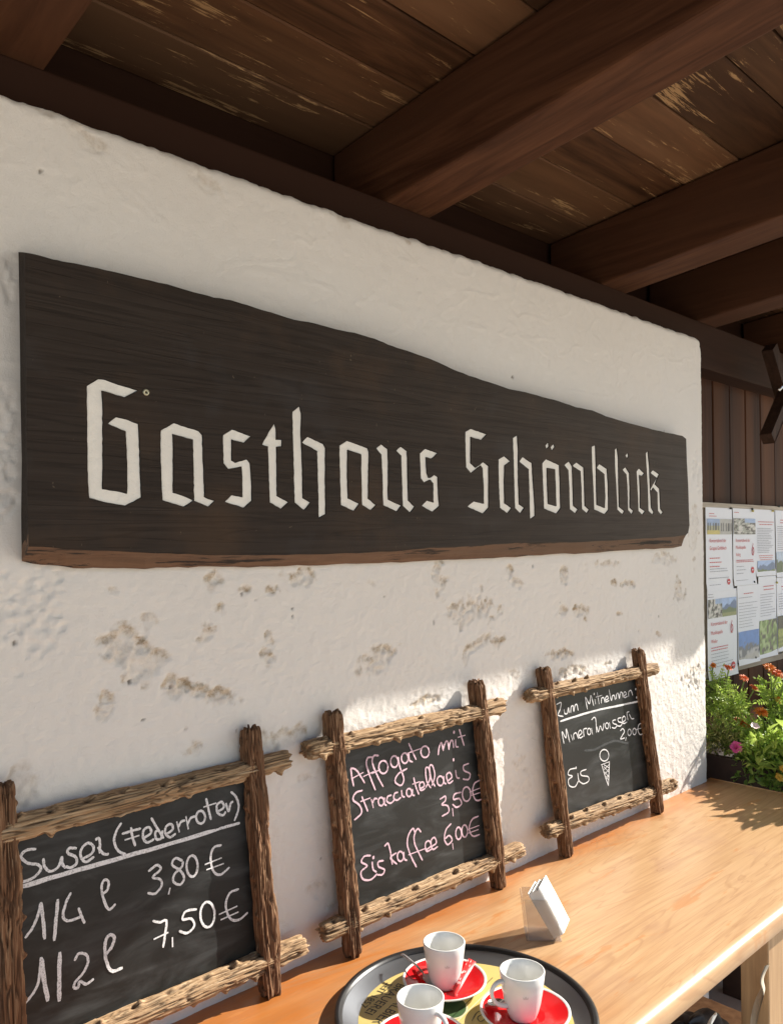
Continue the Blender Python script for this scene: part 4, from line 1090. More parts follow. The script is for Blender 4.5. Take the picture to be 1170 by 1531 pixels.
st2 = [
 [(278, 588), (268, 540), (262, 488)], [(262, 488), (290, 500), (318, 540), (336, 570)], [(264, 548), (330, 512)],
 [(378, 432), (352, 436), (344, 470), (362, 530), (392, 608)], [(326, 536), (384, 508)],
 [(410, 424), (384, 426), (376, 462), (400, 525), (434, 590)], [(372, 520), (418, 498)],
 E(434, 485, 24, 34), E(492, 456, 20, 30), [(512, 430), (520, 480), (542, 548), (526, 582), (496, 562), (512, 522), (560, 492)],
 E(548, 438, 18, 27), [(568, 408), (572, 448), (590, 458)], [(568, 358), (588, 405), (608, 446)], [(560, 412), (640, 384)], E(654, 404, 22, 30),
 [(724, 422), (730, 380), (742, 356), (752, 400)], [(750, 396), (762, 356), (774, 350), (782, 394)], [(780, 390), (788, 352), (800, 345), (806, 384)],
 [(816, 338), (818, 374), (832, 378)], [(808, 300)], [(836, 284), (848, 325), (862, 372)], [(828, 328), (868, 316)],
 [(324, 608), (288, 622), (274, 658), (308, 688), (318, 728), (280, 766)], [(320, 640), (336, 680), (352, 720)], [(312, 668), (366, 648)],
 [(370, 655), (382, 702)], [(378, 676), (388, 652), (402, 654)], E(422, 668, 15, 22), [(440, 645), (440, 680), (452, 688)],
 [(478, 634), (458, 640), (452, 665), (472, 676), (492, 660)], [(512, 618), (494, 626), (490, 652), (508, 660), (528, 645)], [(530, 606), (534, 638), (548, 644)],
 E(570, 620, 14, 21), [(588, 600), (588, 630), (600, 636)], [(594, 540), (606, 590), (622, 630)], [(588, 576), (628, 562)],
 [(626, 602), (650, 586), (644, 564), (626, 574), (632, 608), (656, 598)],
 [(658, 594), (680, 545), (674, 492), (658, 494), (664, 560), (686, 596)], [(690, 584), (706, 530), (694, 478), (678, 484), (688, 550), (708, 588)],
 E(735, 558, 17, 25), [(754, 532), (756, 566), (768, 574)], [(772, 562), (796, 538), (786, 514), (768, 528), (780, 570), (804, 556)],
 [(816, 500), (822, 538), (838, 544)], [(806, 446)], [(886, 466), (858, 478), (862, 504), (892, 520), (884, 550), (854, 548)],
 [(733, 656), (762, 640), (762, 664), (744, 684), (774, 690), (780, 722), (744, 746)], [(800, 702), (804, 746)],
 [(846, 618), (812, 628), (806, 656), (836, 652), (848, 680), (822, 698), (800, 682)], E(874, 628, 22, 38),
 [(946, 554), (916, 572), (906, 618), (924, 660), (956, 656)], [(890, 618), (946, 596)], [(894, 638), (946, 620)],
 [(368, 954), (334, 958), (318, 988), (348, 1008), (316, 1040), (326, 1078), (366, 1082), (402, 1050)],
 [(374, 986), (380, 1026), (398, 1042)], [(382, 964)], [(436, 980), (408, 988), (410, 1014), (440, 1028), (430, 1054), (402, 1056)],
 [(440, 905), (458, 890), (470, 925), (482, 1002)], [(504, 938), (472, 966), (506, 1000)], E(524, 958, 16, 26), [(542, 934), (544, 970), (560, 980)],
 [(602, 832), (590, 810), (566, 850), (562, 900), (582, 960), (610, 1016)], [(634, 830), (616, 812), (598, 846), (600, 890), (622, 940), (642, 980)], [(566, 950), (662, 914)],
 [(660, 924), (686, 902), (676, 876), (656, 890), (662, 930), (692, 918)], [(690, 906), (714, 886), (704, 858), (686, 876), (694, 920), (722, 906)],
 [(794, 784), (766, 818), (758, 868), (776, 896), (798, 872), (784, 848), (762, 864)], [(800, 888), (804, 922)], E(832, 836, 15, 32), E(864, 824, 15, 32),
 [(938, 744), (904, 762), (888, 808), (906, 850), (944, 842)], [(876, 818), (942, 794)], [(882, 836), (938, 816)]]
chalkboard('middle chalkboard lettered in pink chalk, Affogato mit stracciatellaeis and Eiskaffee',
    ((496, 1065), (528, 1440)), ((712, 1020), (745, 1330)), ((459, 1122), (750, 1055)), ((482, 1395), (777, 1269)), st2, (.28205, 450, 1010), MAT['chalk_pink'], .0037, 30)

st3 = [
 [(236, 432), (268, 420), (262, 465), (248, 505), (284, 516)], [(288, 465), (294, 496), (312, 492), (318, 455), (324, 490)],
 [(334, 490), (338, 450), (350, 442), (356, 480), (364, 440), (378, 434), (386, 475)],
 [(450, 466), (436, 382), (464, 428), (474, 370), (494, 442)], [(502, 395), (506, 430)], [(498, 360)], [(518, 348), (532, 430)], [(508, 382), (552, 368)],
 [(546, 425), (548, 392), (562, 386), (572, 420)], [(576, 404), (594, 390), (586, 374), (574, 390), (580, 414), (600, 404)],
 [(600, 328), (616, 404), (624, 374), (636, 370), (644, 400)], [(650, 395), (652, 362), (664, 356), (672, 390), (678, 352), (690, 350), (698, 385)],
 [(702, 374), (720, 360), (710, 344), (700, 360), (708, 384), (728, 376)], [(736, 380), (736, 346), (752, 336), (764, 370)], [(785, 326)], [(792, 384)],
 {'p': [(262, 550), (380, 512), (520, 472), (680, 438), (806, 410)], 'w': .0052},
 [(288, 704), (274, 622), (302, 664), (304, 602), (328, 694)], [(336, 642), (348, 682)], [(356, 676), (354, 642), (372, 630), (388, 670)],
 [(392, 650), (412, 630), (402, 610), (388, 630), (398, 664), (422, 652)], [(428, 656), (424, 606), (448, 598)], E(462, 620, 12, 22), [(478, 596), (486, 640)],
 [(478, 540), (496, 522), (508, 540), (512, 628)], [(516, 586), (526, 622), (540, 582), (556, 612), (566, 560)], E(586, 580, 12, 20), [(602, 556), (610, 600)],
 [(648, 538), (626, 545), (630, 564), (654, 574), (642, 596), (620, 592)], [(684, 524), (662, 530), (666, 552), (690, 560), (678, 582), (655, 580)],
 [(696, 556), (716, 536), (706, 514), (692, 530), (700, 564), (726, 554)], [(732, 542), (724, 492), (740, 482)], [(740, 500), (756, 530), (774, 530)],
 [(678, 616), (694, 600), (706, 620), (690, 650), (680, 672), (708, 664)], [(718, 660), (714, 684)], E(742, 626, 12, 22), E(776, 620, 12, 22),
 [(828, 560), (806, 574), (800, 610), (814, 640), (838, 634)], [(788, 606), (832, 594)],
 [(368, 874), (328, 884), (316, 918), (346, 930), (318, 955), (326, 996), (364, 1002), (388, 962)], [(384, 908), (390, 955), (404, 974)], [(372, 872)],
 [(444, 882), (406, 898), (410, 924), (456, 934), (458, 964), (424, 982), (400, 970)],
 E(567, 785, 31, 40), [(543, 852), (604, 828)], [(550, 850), (572, 925), (596, 996)], [(603, 830), (600, 910), (596, 996)],
 [(562, 862), (598, 900)], [(570, 900), (598, 935)], [(578, 930), (598, 960)], [(600, 850), (566, 885)], [(600, 880), (572, 915)], [(600, 915), (580, 948)], [(565, 850), (600, 872)]]
sm3 = [{'p': [(430, 752), (500, 745), (580, 706), (650, 684), (720, 700), (748, 690)], 'w': .006}]
chalkboard('far chalkboard headed Zum Mitnehmen with a drawn ice cream cone, nearest the corner',
    ((812, 1000), (846, 1280)), ((952, 972), (983, 1219)), ((789, 1041), (979, 999)), ((814, 1243), (1006, 1172)), st3, (.21556, 780, 960), MAT['chalk'], .0032, 50, sm3)

# ------------------------------------------------------------------ tray
def dr(d, r, z): # camera-aligned ground coordinates -> world
    return Vector((F.x * d + Rv.x * r, F.y * d + Rv.y * r, z))
tc_ = dr(1.3297, .1113, TZ)
tray = thing('serving_tray', 'round black rimmed brewery tray with gold printed base on the table', 'tray', tc_)
TR = .2139
prof = [(TR - .040, .0015), (TR - .036, .0022), (TR - .012, .0140)]
V, Fc = lathe(prof, tc_, 96); mk('sloped_wall', V, Fc, MAT['tray_metal'], tray, smooth=True)
prof = [(TR - .013, .0145), (TR - .010, .0185), (TR - .005, .0205), (TR, .0185), (TR + .0005, .014), (TR - .004, .010), (TR - .032, -.0000), (TR - .04, .0005)]
V, Fc = lathe(prof, tc_, 96); mk('rim', V, Fc, MAT['tray_black'], tray, smooth=True)
V, Fc = lathe([(TR - .0385, .0014), (TR - .0385, .0022), (0.0001, .0022)], tc_, 96); mk('base_plate', V, Fc, MAT['gold'], tray)
TB = TZ + .0022
# print on the base
r1 = at_z(480 + 665 * .1795, 1400 + 400 * .1795, TB); r2 = at_z(480 + 385 * .1795, 1400 + 645 * .1795, TB)
rd = (r2 - r1).normalized(); ud = Vector((0, 0, 1)).cross(rd)   # reading direction, up direction
hgt = .0135
bl = (r2 - r1).length
tcn = r1 - ud * .005
text_obj('tray_print', 'BRAUEREI', .0235, (r1 + r2) / 2 - ud * .0065 + Vector((0, 0, .0005)), rd, ud, MAT['print_black'], tray, align='CENTER', xscale=1.05)
text_obj('tray_print', 'SPEZIALBIER', .0255, (r1 + r2) / 2 + ud * .020 + Vector((0, 0, .0005)), rd, ud, MAT['print_black'], tray, align='CENTER', xscale=1.0)
s1 = at_z(480 + 560 * .1795, 1400 + 405 * .1795, TB); s2 = at_z(480 + 350 * .1795, 1400 + 575 * .1795, TB)
text_obj('tray_print', 'SEIT 1857', .0185, (s1 + s2) / 2 - ud * .0055 + Vector((0, 0, .0005)), rd, ud, MAT['print_black'], tray, align='CENTER', xscale=1.15)
def disc(name, c, rx, ry, ang, mat, parent, z, n=40):
    V = [(c.x + rx * math.cos(a_) * math.cos(ang) - ry * math.sin(a_) * math.sin(ang), c.y + rx * math.cos(a_) * math.sin(ang) + ry * math.sin(a_) * math.cos(ang), z) for a_ in np.linspace(0, 2 * math.pi, n, endpoint=False)]
    return mk(name, V, [list(range(n))], mat, parent)
gc = at_z(676, 1506, TB)
disc('badge_border', gc, .034, .026, YAW, MAT['print_cream'], tray, TB + .0003); disc('green_badge', gc, .031, .023, YAW, MAT['print_green'], tray, TB + .0006)
for off in (-.010, .006):
    q0 = at_z(745 + off * 900, 1462, TB); q1 = at_z(660 + off * 900, 1545, TB)
    V, Fc = [], []; ribbon([q0, q1], .0012 if off < 0 else .0022, Vector((0, 0, 1)), .0006, V, Fc, 0, False); mk('print_line', V, Fc, MAT['print_black' if off < 0 else 'print_cream'], tray)
sg = [(705, 1527), (712, 1515), (722, 1512), (728, 1520), (718, 1528), (714, 1521), (730, 1514), (742, 1516), (738, 1524), (748, 1519), (757, 1521)]
V, Fc = [], []; ribbon(catmull([at_z(*q, TB) for q in sg], 5), .0016, Vector((0, 0, 1)), .0008, V, Fc, 2); mk('scribble_print', V, Fc, MAT['print_black'], tray)

# ------------------------------------------------------------------ cups and saucers
SZ = TB + .0008
def saucer(c, label):
    t = thing('saucer', label, 'saucer', (c.x, c.y, SZ), 'red saucers on the tray')
    R = .0735
    V, Fc = lathe([(.001, .0045), (.026, .0045), (.028, .0060), (.034, .0062), (.052, .0105), (R - .0045, .0165)], (c.x, c.y, SZ), 64); mk('red_well', V, Fc, MAT['red_glaze'], t, smooth=True)
    V, Fc = lathe([(R - .0046, .0164), (R - .002, .0182), (R, .0178), (R + .0002, .0160), (.055, .0078), (.038, .0035), (.036, 0), (.032, .0003), (.030, .0030), (.001, .0030)], (c.x, c.y, SZ), 64)
    mk('white_rim', V, Fc, MAT['china'], t, smooth=True)
    return t
CUPH = .0765
def cup(c, z0, handle, label, inner='print'):
    t = thing('coffee_cup', label, 'cup', (c.x, c.y, z0), 'white coffee cups on the tray')
    Rm = .0369
    outer = [(.0005, .003), (.0170, .0030), (.0175, 0), (.0215, 0), (.0225, .003), (.0262, .012), (.0300, .026), (.0330, .043), (.0352, .060), (Rm, CUPH - .001), (Rm - .0006, CUPH), (Rm - .0022, CUPH + .0002), (Rm - .0034, CUPH - .001),
             (.0318, .058), (.0295, .042), (.0262, .026), (.0215, .0135), (.012, .008), (.0005, .0075)]
    V, Fc = lathe(outer, (c.x, c.y, z0), 64); mk('cup_body', V, Fc, MAT['china'], t, smooth=True)
    # coffee ring left at the bottom
    V, Fc = lathe([(.0005, .0084), (.0122, .0087), (.0170, .0112), (.0220, .0150), (.0238, .0200)], (c.x, c.y, z0), 24); mk('coffee_stain', V, Fc, MAT['coffee'], t, smooth=True)
    h = Vector((math.cos(handle), math.sin(handle), 0)); P = []
    C0 = Vector((c.x, c.y, z0))
    for (r_, z_) in [(.0335, .064), (.042, .0655), (.051, .062), (.0565, .053), (.0550, .042), (.0490, .033), (.0400, .027), (.0295, .024)]:
        P.append(C0 + h * r_ + Vector((0, 0, z_)))
    P = catmull(P, 5); rad = [.0050 - .0012 * math.sin(math.pi * i / (len(P) - 1)) for i in range(len(P))]
    V, Fc = tube_vf(P, rad, 14, flat=(1.0, .78)); mk('handle', V, Fc, MAT['china'], t, smooth=True)
    # small print inside the lip
    V, Fc = [], []
    ia = handle + math.radians(inner_ang.get(label, 160))
    for k in range(9):
        a0 = ia + k * .065; a1 = a0 + .045; rr = .0326
        for zz, hh in ((.0635, .0022),):
            k0 = len(V)
            V += [(c.x + rr * math.cos(a0), c.y + rr * math.sin(a0), z0 + zz), (c.x + rr * math.cos(a1), c.y + rr * math.sin(a1), z0 + zz), (c.x + (rr + .0003) * math.cos(a1), c.y + (rr + .0003) * math.sin(a1), z0 + zz + hh), (c.x + (rr + .0003) * math.cos(a0), c.y + (rr + .0003) * math.sin(a0), z0 + zz + hh)]
            Fc.append((k0, k0 + 1, k0 + 2, k0 + 3))
    mk('lip_print', V, Fc, MAT['brown_print'], t)
    # small crown mark on the side
    V, Fc = [], []; af = math.atan2(-c.y, -c.x) + .15
    for (a_, z_) in ((-1, 0), (1, 0), (1.25, 1.3), (.55, .7), (0, 1.7), (-.55, .7), (-1.25, 1.3)):
        rr_ = .0334 + (z_ * .0035) * .12; an = af + a_ * .11
        V.append((c.x + (rr_ + .0005) * math.cos(an), c.y + (rr_ + .0005) * math.sin(an), z0 + .0455 + z_ * .0035))
    mk('crown_mark', V, [(0, 1, 2, 3), (0, 3, 4), (0, 4, 5), (0, 5, 6)], MAT['crown'], t)
    return t
inner_ang = {}
ZC = SZ + .0047
cpos = []
for (px, py) in ((663.5, 1407), (780, 1449.5), (628, 1489.5)):
    q = at_z(px, py, ZC + CUPH); cpos.append(q)
c1, c3, c2 = cpos
toward = math.atan2(-F.y, -F.x)   # angle that points to the camera
rt = math.atan2(Rv.y, Rv.x)
L1_ = 'empty white cup farthest back, between spoon and sugar packet'
L3_ = 'empty white cup on the right saucer with its handle to the left'
L2_ = 'empty white cup nearest the viewer with its handle towards the right front'
inner_ang[L1_] = -60; inner_ang[L3_] = -75; inner_ang[L2_] = 130
saucer(Vector((c1.x, c1.y, 0)), 'red saucer under the farthest cup, holding spoon and sugar packets')
saucer(Vector((c3.x, c3.y, 0)) + Rv * .004, 'red saucer under the right cup with a spoon on its left side')
saucer(Vector((c2.x, c2.y, 0)) , 'red saucer under the nearest cup, mostly below the picture edge')
cup(c1, ZC, rt + math.radians(70), L1_)
cup(c3, ZC, rt + math.radians(180 + 22), L3_)
cup(c2, ZC, rt - math.radians(48), L2_)

def spoon(bowl, tip, zb, zt_, label):
    t = thing('teaspoon', label, 'spoon', (bowl.x, bowl.y, zb))
    b_ = Vector((bowl.x, bowl.y, zb)); e_ = Vector((tip.x, tip.y, zt_)); d_ = e_ - b_; L = d_.length; dn = d_.normalized()
    s_ = dn.cross(Vector((0, 0, 1))).normalized(); u_ = s_.cross(dn)
    # bowl
    V, Fc = [], []; nr_, na = 6, 20
    for i in range(nr_):
        q = (i + .02) / (nr_ - 1)
        for k in range(na):
            a_ = 2 * math.pi * k / na
            V.append(b_ + dn * math.cos(a_) * q * .0165 + s_ * math.sin(a_) * q * .0105 + u_ * (-.004 * (1 - q * q) + .002))
    for i in range(nr_ - 1):
        for k in range(na): l = (k + 1) % na; Fc.append((i * na + k, i * na + l, (i + 1) * na + l, (i + 1) * na + k))
    mk('bowl', V, Fc, MAT['steel'], t, smooth=True)
    P = [b_ + dn * .0155 + u_ * .002, b_ + dn * .025 + u_ * .0035, b_ + dn * (L * .5) + u_ * .005, b_ + dn * (L * .85) + u_ * .003, e_]
    P = catmull(P, 5); n = len(P); rad = [.0017 + .0030 * (i / (n - 1)) ** 1.6 for i in range(n)]
    V, Fc = tube_vf(P, rad, 10, flat=(1, .3)); mk('handle', V, Fc, MAT['steel'], t, smooth=True)
    return t
tb = at_z(480 + 905 * .1795, 1400 + 375 * .1795, SZ + .014); tt_ = at_z(480 + 668 * .1795, 1400 + 152 * .1795, SZ + .030)
spoon(tb, tt_, SZ + .0145, SZ + .031, 'small steel spoon whose handle overhangs the back left saucer')
q = at_z(741, 1502, SZ + .014); q2 = at_z(768, 1478, SZ + .030)
sp2 = spoon(q, q + (Vector((c3.x, c3.y, 0)) - Vector((q.x, q.y, 0))).normalized() * .001 + (q - q2).normalized() * -0.055, SZ + .0165, SZ + .013, 'steel spoon bowl resting beneath the right cup handle')

def packet(pts, z, label, stripe=True, th=.004):
    P = [at_z(px, py, zz) for (px, py), zz in zip(pts, z)]
    c = sum(P, Vector()) / 4
    t = thing('sugar_packet', label, 'sugar packet', (c.x, c.y, min(z)), 'sugar packets on the back saucer')
    n_ = 7; V, Fc = [], []
    up = (P[1] - P[0]).cross(P[3] - P[0]).normalized()
    if up.z < 0: up = -up
    for j in range(n_):
        for i in range(n_):
            a_ = P[0].lerp(P[1], i / (n_ - 1)); b_ = P[3].lerp(P[2], i / (n_ - 1)); q = a_.lerp(b_, j / (n_ - 1))
            bl_ = math.sin(math.pi * i / (n_ - 1)) ** .6 * math.sin(math.pi * j / (n_ - 1)) ** .6 if 0 < i < n_ - 1 and 0 < j < n_ - 1 else 0
            V.append(q + up * (bl_ * th + rnd.uniform(-.0004, .0004)))
    idx = lambda j, i: j * n_ + i
    for j in range(n_ - 1):
        for i in range(n_ - 1): Fc.append((idx(j, i), idx(j, i + 1), idx(j + 1, i + 1), idx(j + 1, i)))
    k0 = len(V); V += [v - up * .0006 - up * (v - (P[0] + (P[1] - P[0]) * .5)).length * 0 for v in V[:]]
    Fc += [tuple(q + k0 for q in reversed(f)) for f in Fc[:]]
    o = mk('wrapper', V, Fc, MAT['packet'], t, smooth=True)
    if stripe:
        sV, sF = [], []
        for s0 in (.22, .5, .78):
            for k in range(6):
                i0 = rnd.uniform(.08, .7); a_ = P[0].lerp(P[1], i0).lerp(P[3].lerp(P[2], i0), s0 + rnd.uniform(-.08, .08)); d_ = (P[1] - P[0]) * rnd.uniform(.06, .16); e_ = (P[3] - P[0]) * rnd.uniform(.03, .07)
                k1 = len(sV); sV += [a_ + up * (th + .001), a_ + d_ + up * (th + .001), a_ + d_ + e_ + up * (th + .001), a_ + e_ + up * (th + .001)]; sF.append((k1, k1 + 1, k1 + 2, k1 + 3))
        mk('packet_print', sV, sF, MAT['packet_white'], t)
    return t
z1 = SZ + .020
packet([(681, 1489), (676, 1478), (700, 1432), (711, 1438)], [SZ + .012, SZ + .014, SZ + .030, SZ + .028], 'long red sugar stick lying against the farthest cup at right')
packet([(629, 1465), (645, 1462), (640, 1443), (618, 1446)], [SZ + .012, SZ + .012, SZ + .018, SZ + .018], 'flat red sugar packet beside the spoon on the back saucer', False, .002)

# ------------------------------------------------------------------ napkin holder
A_ = at_z(786.5, 1407.5, TZ); B_ = at_z(840, 1408.6, TZ)
u_ = (B_ - A_).normalized(); w_ = Vector((-u_.y, u_.x, 0))
if w_.dot(F) < 0: w_ = -w_
WU, WD, HH = (B_ - A_).length, .060, .078
nh = thing('napkin_holder', 'small clear acrylic napkin holder standing on the table', 'napkin holder', A_)
def sheet(name, c, a, b_, th, mat, par, bev=.0008): return bevbox(name, c, a / 2, b_ / 2, a.cross(b_).normalized() * th / 2, mat, par, bev, seg=1)
Zv = Vector((0, 0, 1))
sheet('base_plate', A_ + u_ * WU / 2 + w_ * WD / 2 + Zv * .0015, u_ * WU, w_ * WD, .0026, MAT['acrylic'], nh)
sheet('upright_plate', A_ + u_ * (WU / 2 - .003) + w_ * .001 + Zv * (HH / 2 + .003) - w_ * 0, u_ * WU * .88, Zv * HH + u_ * -.008, .0024, MAT['acrylic'], nh)
sheet('upright_plate', A_ + u_ * (WU / 2 - .003) + w_ * (WD - .001) + Zv * (HH / 2 + .003), u_ * WU * .88, Zv * HH + u_ * -.008, .0024, MAT['acrylic'], nh)
sheet('side_plate', A_ + u_ * .0015 + w_ * WD / 2 + Zv * (HH / 2 + .003) + u_ * -.004, w_ * (WD - .006), Zv * HH + u_ * -.008, .0024, MAT['acrylic'], nh)
# napkins: leaning stack
nb_ = thing('napkin_stack', 'stack of white paper napkins leaning out of the clear holder', 'napkins', A_ + u_ * WU * .9 + w_ * .03)
lean = (Zv * .088 - u_ * .050); ln_ = lean.normalized(); across = ln_.cross(w_).normalized()
if across.dot(u_) < 0: across = -across
w2_ = (w_ * .88 + u_ * .30).normalized()
for k in range(14):
    o0 = A_ + u_ * (WU * .86 - .004) + Zv * .005 + across * (.0016 * k - .002) + w_ * (.004 + rnd.uniform(-.0015, .0015))
    hh = lean.length * rnd.uniform(.955, 1.0); dd = .062
    # folded napkin: slightly curved sheet with thickness
    n_ = 6; V, Fc = [], []
    for j in range(n_):
        t_ = j / (n_ - 1); bow = .0022 * math.sin(math.pi * t_) * (k / 12 - .3) + (.004 * (k / 12) * t_ * t_)
        for (sx, th) in ((0, 0), (1, 0), (1, 1), (0, 1)):
            V.append(o0 + ln_ * hh * t_ + w2_ * dd * sx + across * (th * .0013 + bow))
    for j in range(n_ - 1):
        for q in range(4): l = (q + 1) % 4; Fc.append((j * 4 + q, j * 4 + l, (j + 1) * 4 + l, (j + 1) * 4 + q))
    Fc.append((3, 2, 1, 0)); Fc.append(tuple((n_ - 1) * 4 + q for q in range(4)))
    mk('napkin', V, Fc, MAT['napkin'], nb_)

# ------------------------------------------------------------------ planters and plants at the far end
bx0 = thing('planter_box', 'dark brown wooden planter box just beyond the table end', 'planter', (3.0, 1.05, 0))
zt_ = EYE - .715
bevbox('front_board', (3.04, .895, zt_ - .15), (.42, 0, 0), (0, .012, 0), (0, 0, .15), MAT['box_dark'], bx0, .003)
bevbox('rear_board', (3.04, 1.305, zt_ - .15), (.42, 0, 0), (0, .012, 0), (0, 0, .15), MAT['box_dark'], bx0, .003)
bevbox('end_board', (2.634, 1.10, zt_ - .15), (.012, 0, 0), (0, .192, 0), (0, 0, .15), MAT['box_dark'], bx0, .003)
bevbox('end_board', (3.446, 1.10, zt_ - .15), (.012, 0, 0), (0, .192, 0), (0, 0, .15), MAT['box_dark'], bx0, .003)
V, Fc = box_vf(2.65, 3.43, .91, 1.29, zt_ - .28, zt_ - .03); mk('soil', V, Fc, MAT['soil'], bx0)
for lx in (2.72, 3.38):
    bevbox('foot', (lx, 1.10, (zt_ - .30) / 2), (.03, 0, 0), (0, .15, 0), (0, 0, (zt_ - .302) / 2), MAT['box_dark'], bx0, .003)
# second pot behind
pc = at_y(1140, 1068, 1.26)
pot = thing('flower_pot', 'dark grey rectangular pot behind the marigolds by the planks', 'pot', (3.62, 1.2, 0))
zp = at_y(1140, 1045, 1.15).z
V, Fc = box_vf(3.46, 3.80, 1.06, 1.30, 0, zp); bevbox('pot_body', (3.63, 1.18, zp - .15), (.16, 0, 0), (0, .11, 0), (0, 0, .15), MAT['box_grey'], pot, .012)
bevbox('pot_rim', (3.63, 1.18, zp - .008), (.17, 0, 0), (0, .12, 0), (0, 0, .012), MAT['box_grey'], pot, .004)
bevbox('pot_stand', (3.63, 1.18, (zp - .302) / 2), (.13, 0, 0), (0, .09, 0), (0, 0, (zp - .302) / 2 - .001), MAT['box_dark'], pot, .004)

def leaf_vf(c, d, n, L, Wd, V, Fc, fold=.25):
    """pointed leaf of 4 faces, direction d, normal n"""
    d = d.normalized(); s = d.cross(n)
    if s.length < .01: s = Vector((1, 0, 0))
    s.normalize(); n = s.cross(d).normalized()
    k = len(V)
    V += [c, c + d * L * .35 + s * Wd * .5 + n * Wd * fold, c + d * L * .7 + s * Wd * .38 + n * Wd * fold * .5 - n * L * .05, c + d * L - n * L * .15,
          c + d * L * .7 - s * Wd * .38 + n * Wd * fold * .5 - n * L * .05, c + d * L * .35 - s * Wd * .5 + n * Wd * fold, c + d * L * .5]
    Fc += [(k, k + 1, k + 6), (k + 1, k + 2, k + 6), (k + 2, k + 3, k + 6), (k + 3, k + 4, k + 6), (k + 4, k + 5, k + 6), (k + 5, k, k + 6)]

def rv(r): return Vector((r.gauss(0, 1), r.gauss(0, 1), r.gauss(0, 1)))
def foliage(name, blobs, mat, parent, seed, nl, L, Wd, feather=False):
    r = random.Random(seed); V, Fc = [], []; SV, SF = [], []
    for (c, rad, wgt) in blobs:
        c = Vector(c)
        for k in range(int(nl * wgt)):
            v = rv(r).normalized() * (r.random() ** .45)
            p = c + Vector((v.x * rad[0], v.y * rad[1], v.z * rad[2]))
            d = (v + rv(r) * .6 + Vector((0, 0, .25))); 
            if feather:   # pinnate leaf
                d.normalize(); Ls = L * r.uniform(.7, 1.4); nn = rv(r).normalized(); s = d.cross(nn).normalized()
                for q in range(5):
                    t_ = q / 5
                    for sg in (-1, 1):
                        leaf_vf(p + d * Ls * t_, d * .6 + s * sg, nn, Ls * .36 * (1 - .4 * t_), Wd * .5, V, Fc)
                leaf_vf(p + d * Ls, d, nn, Ls * .35, Wd * .5, V, Fc)
                SVv, SFf = tube_vf([p - d * Ls * .3, p + d * Ls], .0009, 3, False); k1 = len(SV); SV += SVv; SF += [[x + k1 for x in f] for f in SFf]
            else:
                leaf_vf(p, d, rv(r) + Vector((0, 0, 1.2)), L * r.uniform(.6, 1.35), Wd * r.uniform(.7, 1.3), V, Fc)
                if r.random() < .3:
                    SVv, SFf = tube_vf([p, p - v * min(rad) * .6 - Vector((0, 0, .02))], .0012, 3, False); k1 = len(SV); SV += SVv; SF += [[x + k1 for x in f] for f in SFf]
    o = mk(name, V, Fc, mat, parent, kind='stuff')
    if SV: mk('twigs', SV, SF, MAT['stem'], parent, kind='stuff')
    return o
def marigold_head(p, R, mat, parent, face, seed):
    r = random.Random(seed); V, Fc = [], []; face = face.normalized()
    a_ = face.cross(Vector((.3, .2, 1))).normalized(); b_ = face.cross(a_)
    for ring, (rr, tilt, n) in enumerate(((.25, 1.2, 6), (.5, .8, 9), (.75, .4, 12), (.95, .05, 13))):
        for k in range(n):
            t_ = 2 * math.pi * (k + r.uniform(-.2, .2)) / n; d = (a_ * math.cos(t_) + b_ * math.sin(t_)); dd = d + face * tilt
            leaf_vf(p + d * R * rr * .3, dd, face + rv(r) * .3, R * (.35 + rr * .55) * r.uniform(.8, 1.15), R * .42, V, Fc, .15)
    o = mk('flower_head', V, Fc, mat, parent)
    V, Fc = lathe([(.0005, -R * .7), (R * .22, -R * .6), (R * .28, -R * .1), (.0005, 0)], (0, 0, 0), 8)
    z_ = face; M3 = Matrix((a_, b_, z_)).transposed()
    mk('calyx', [p + M3 @ Vector(v) for v in V], Fc, MAT['stem'], o, smooth=True)
    return o
def stem(p0, p1, parent, r=.0022):
    mid_ = (p0 + p1) / 2 + Vector((rnd.uniform(-.012, .012), rnd.uniform(-.012, .012), 0))
    V, Fc = tube_vf(catmull([p0, mid_, p1], 5), r, 6, False); mk('stem', V, Fc, MAT['stem'], parent, smooth=True)

def P(px, py, X):
    d = pray(px, py); t = X / d.x
    return Vector((X, d.y * t, EYE + d.z * t))
camv = lambda p: (Vector((0, 0, EYE)) - p).normalized()
GR = 'flowering plants in the planter'
# marigold by the wall corner
def base_at(px, X): q = P(px, 1120, X); return (q.x, q.y, zt_ - .03)
m1_ = thing('marigold_plant', 'bright green marigold closest to the white wall with four red orange heads on stalks', 'plant', base_at(1082, 2.75), GR)
foliage('foliage', [(P(1074, 1034, 2.75), (.03, .04, .04), .5), (P(1096, 1056, 2.73), (.045, .045, .035), .6), (P(1076, 1064, 2.72), (.035, .05, .04), .6)], MAT['leaf_bright'], m1_, 1, 75, .040, .013, True)
for (px, py, mm_, R_) in ((1065, 994, 'orange', .012), (1088, 998, 'redorange', .013), (1112, 1014, 'redorange', .014), (1126, 1028, 'redorange', .014)):
    q = P(px, py, 2.76); marigold_head(q, R_ * 1.15, MAT[mm_], m1_, Vector((rnd.uniform(-.5, .3), -.6, .9)), px); stem(P(px - 14, 1070, 2.75), q - Vector((0, 0, .008)), m1_)
m2_ = thing('trailing_plant', 'olive green wispy plant spilling over the planter box beside the white wall', 'plant', base_at(1076, 2.68), GR)
foliage('foliage', [(P(1076, 1094, 2.68), (.05, .055, .05), 1.0), (P(1064, 1108, 2.66), (.03, .04, .04), .4), (P(1090, 1110, 2.66), (.045, .05, .035), .6)], MAT['leaf_olive'], m2_, 2, 300, .018, .006)
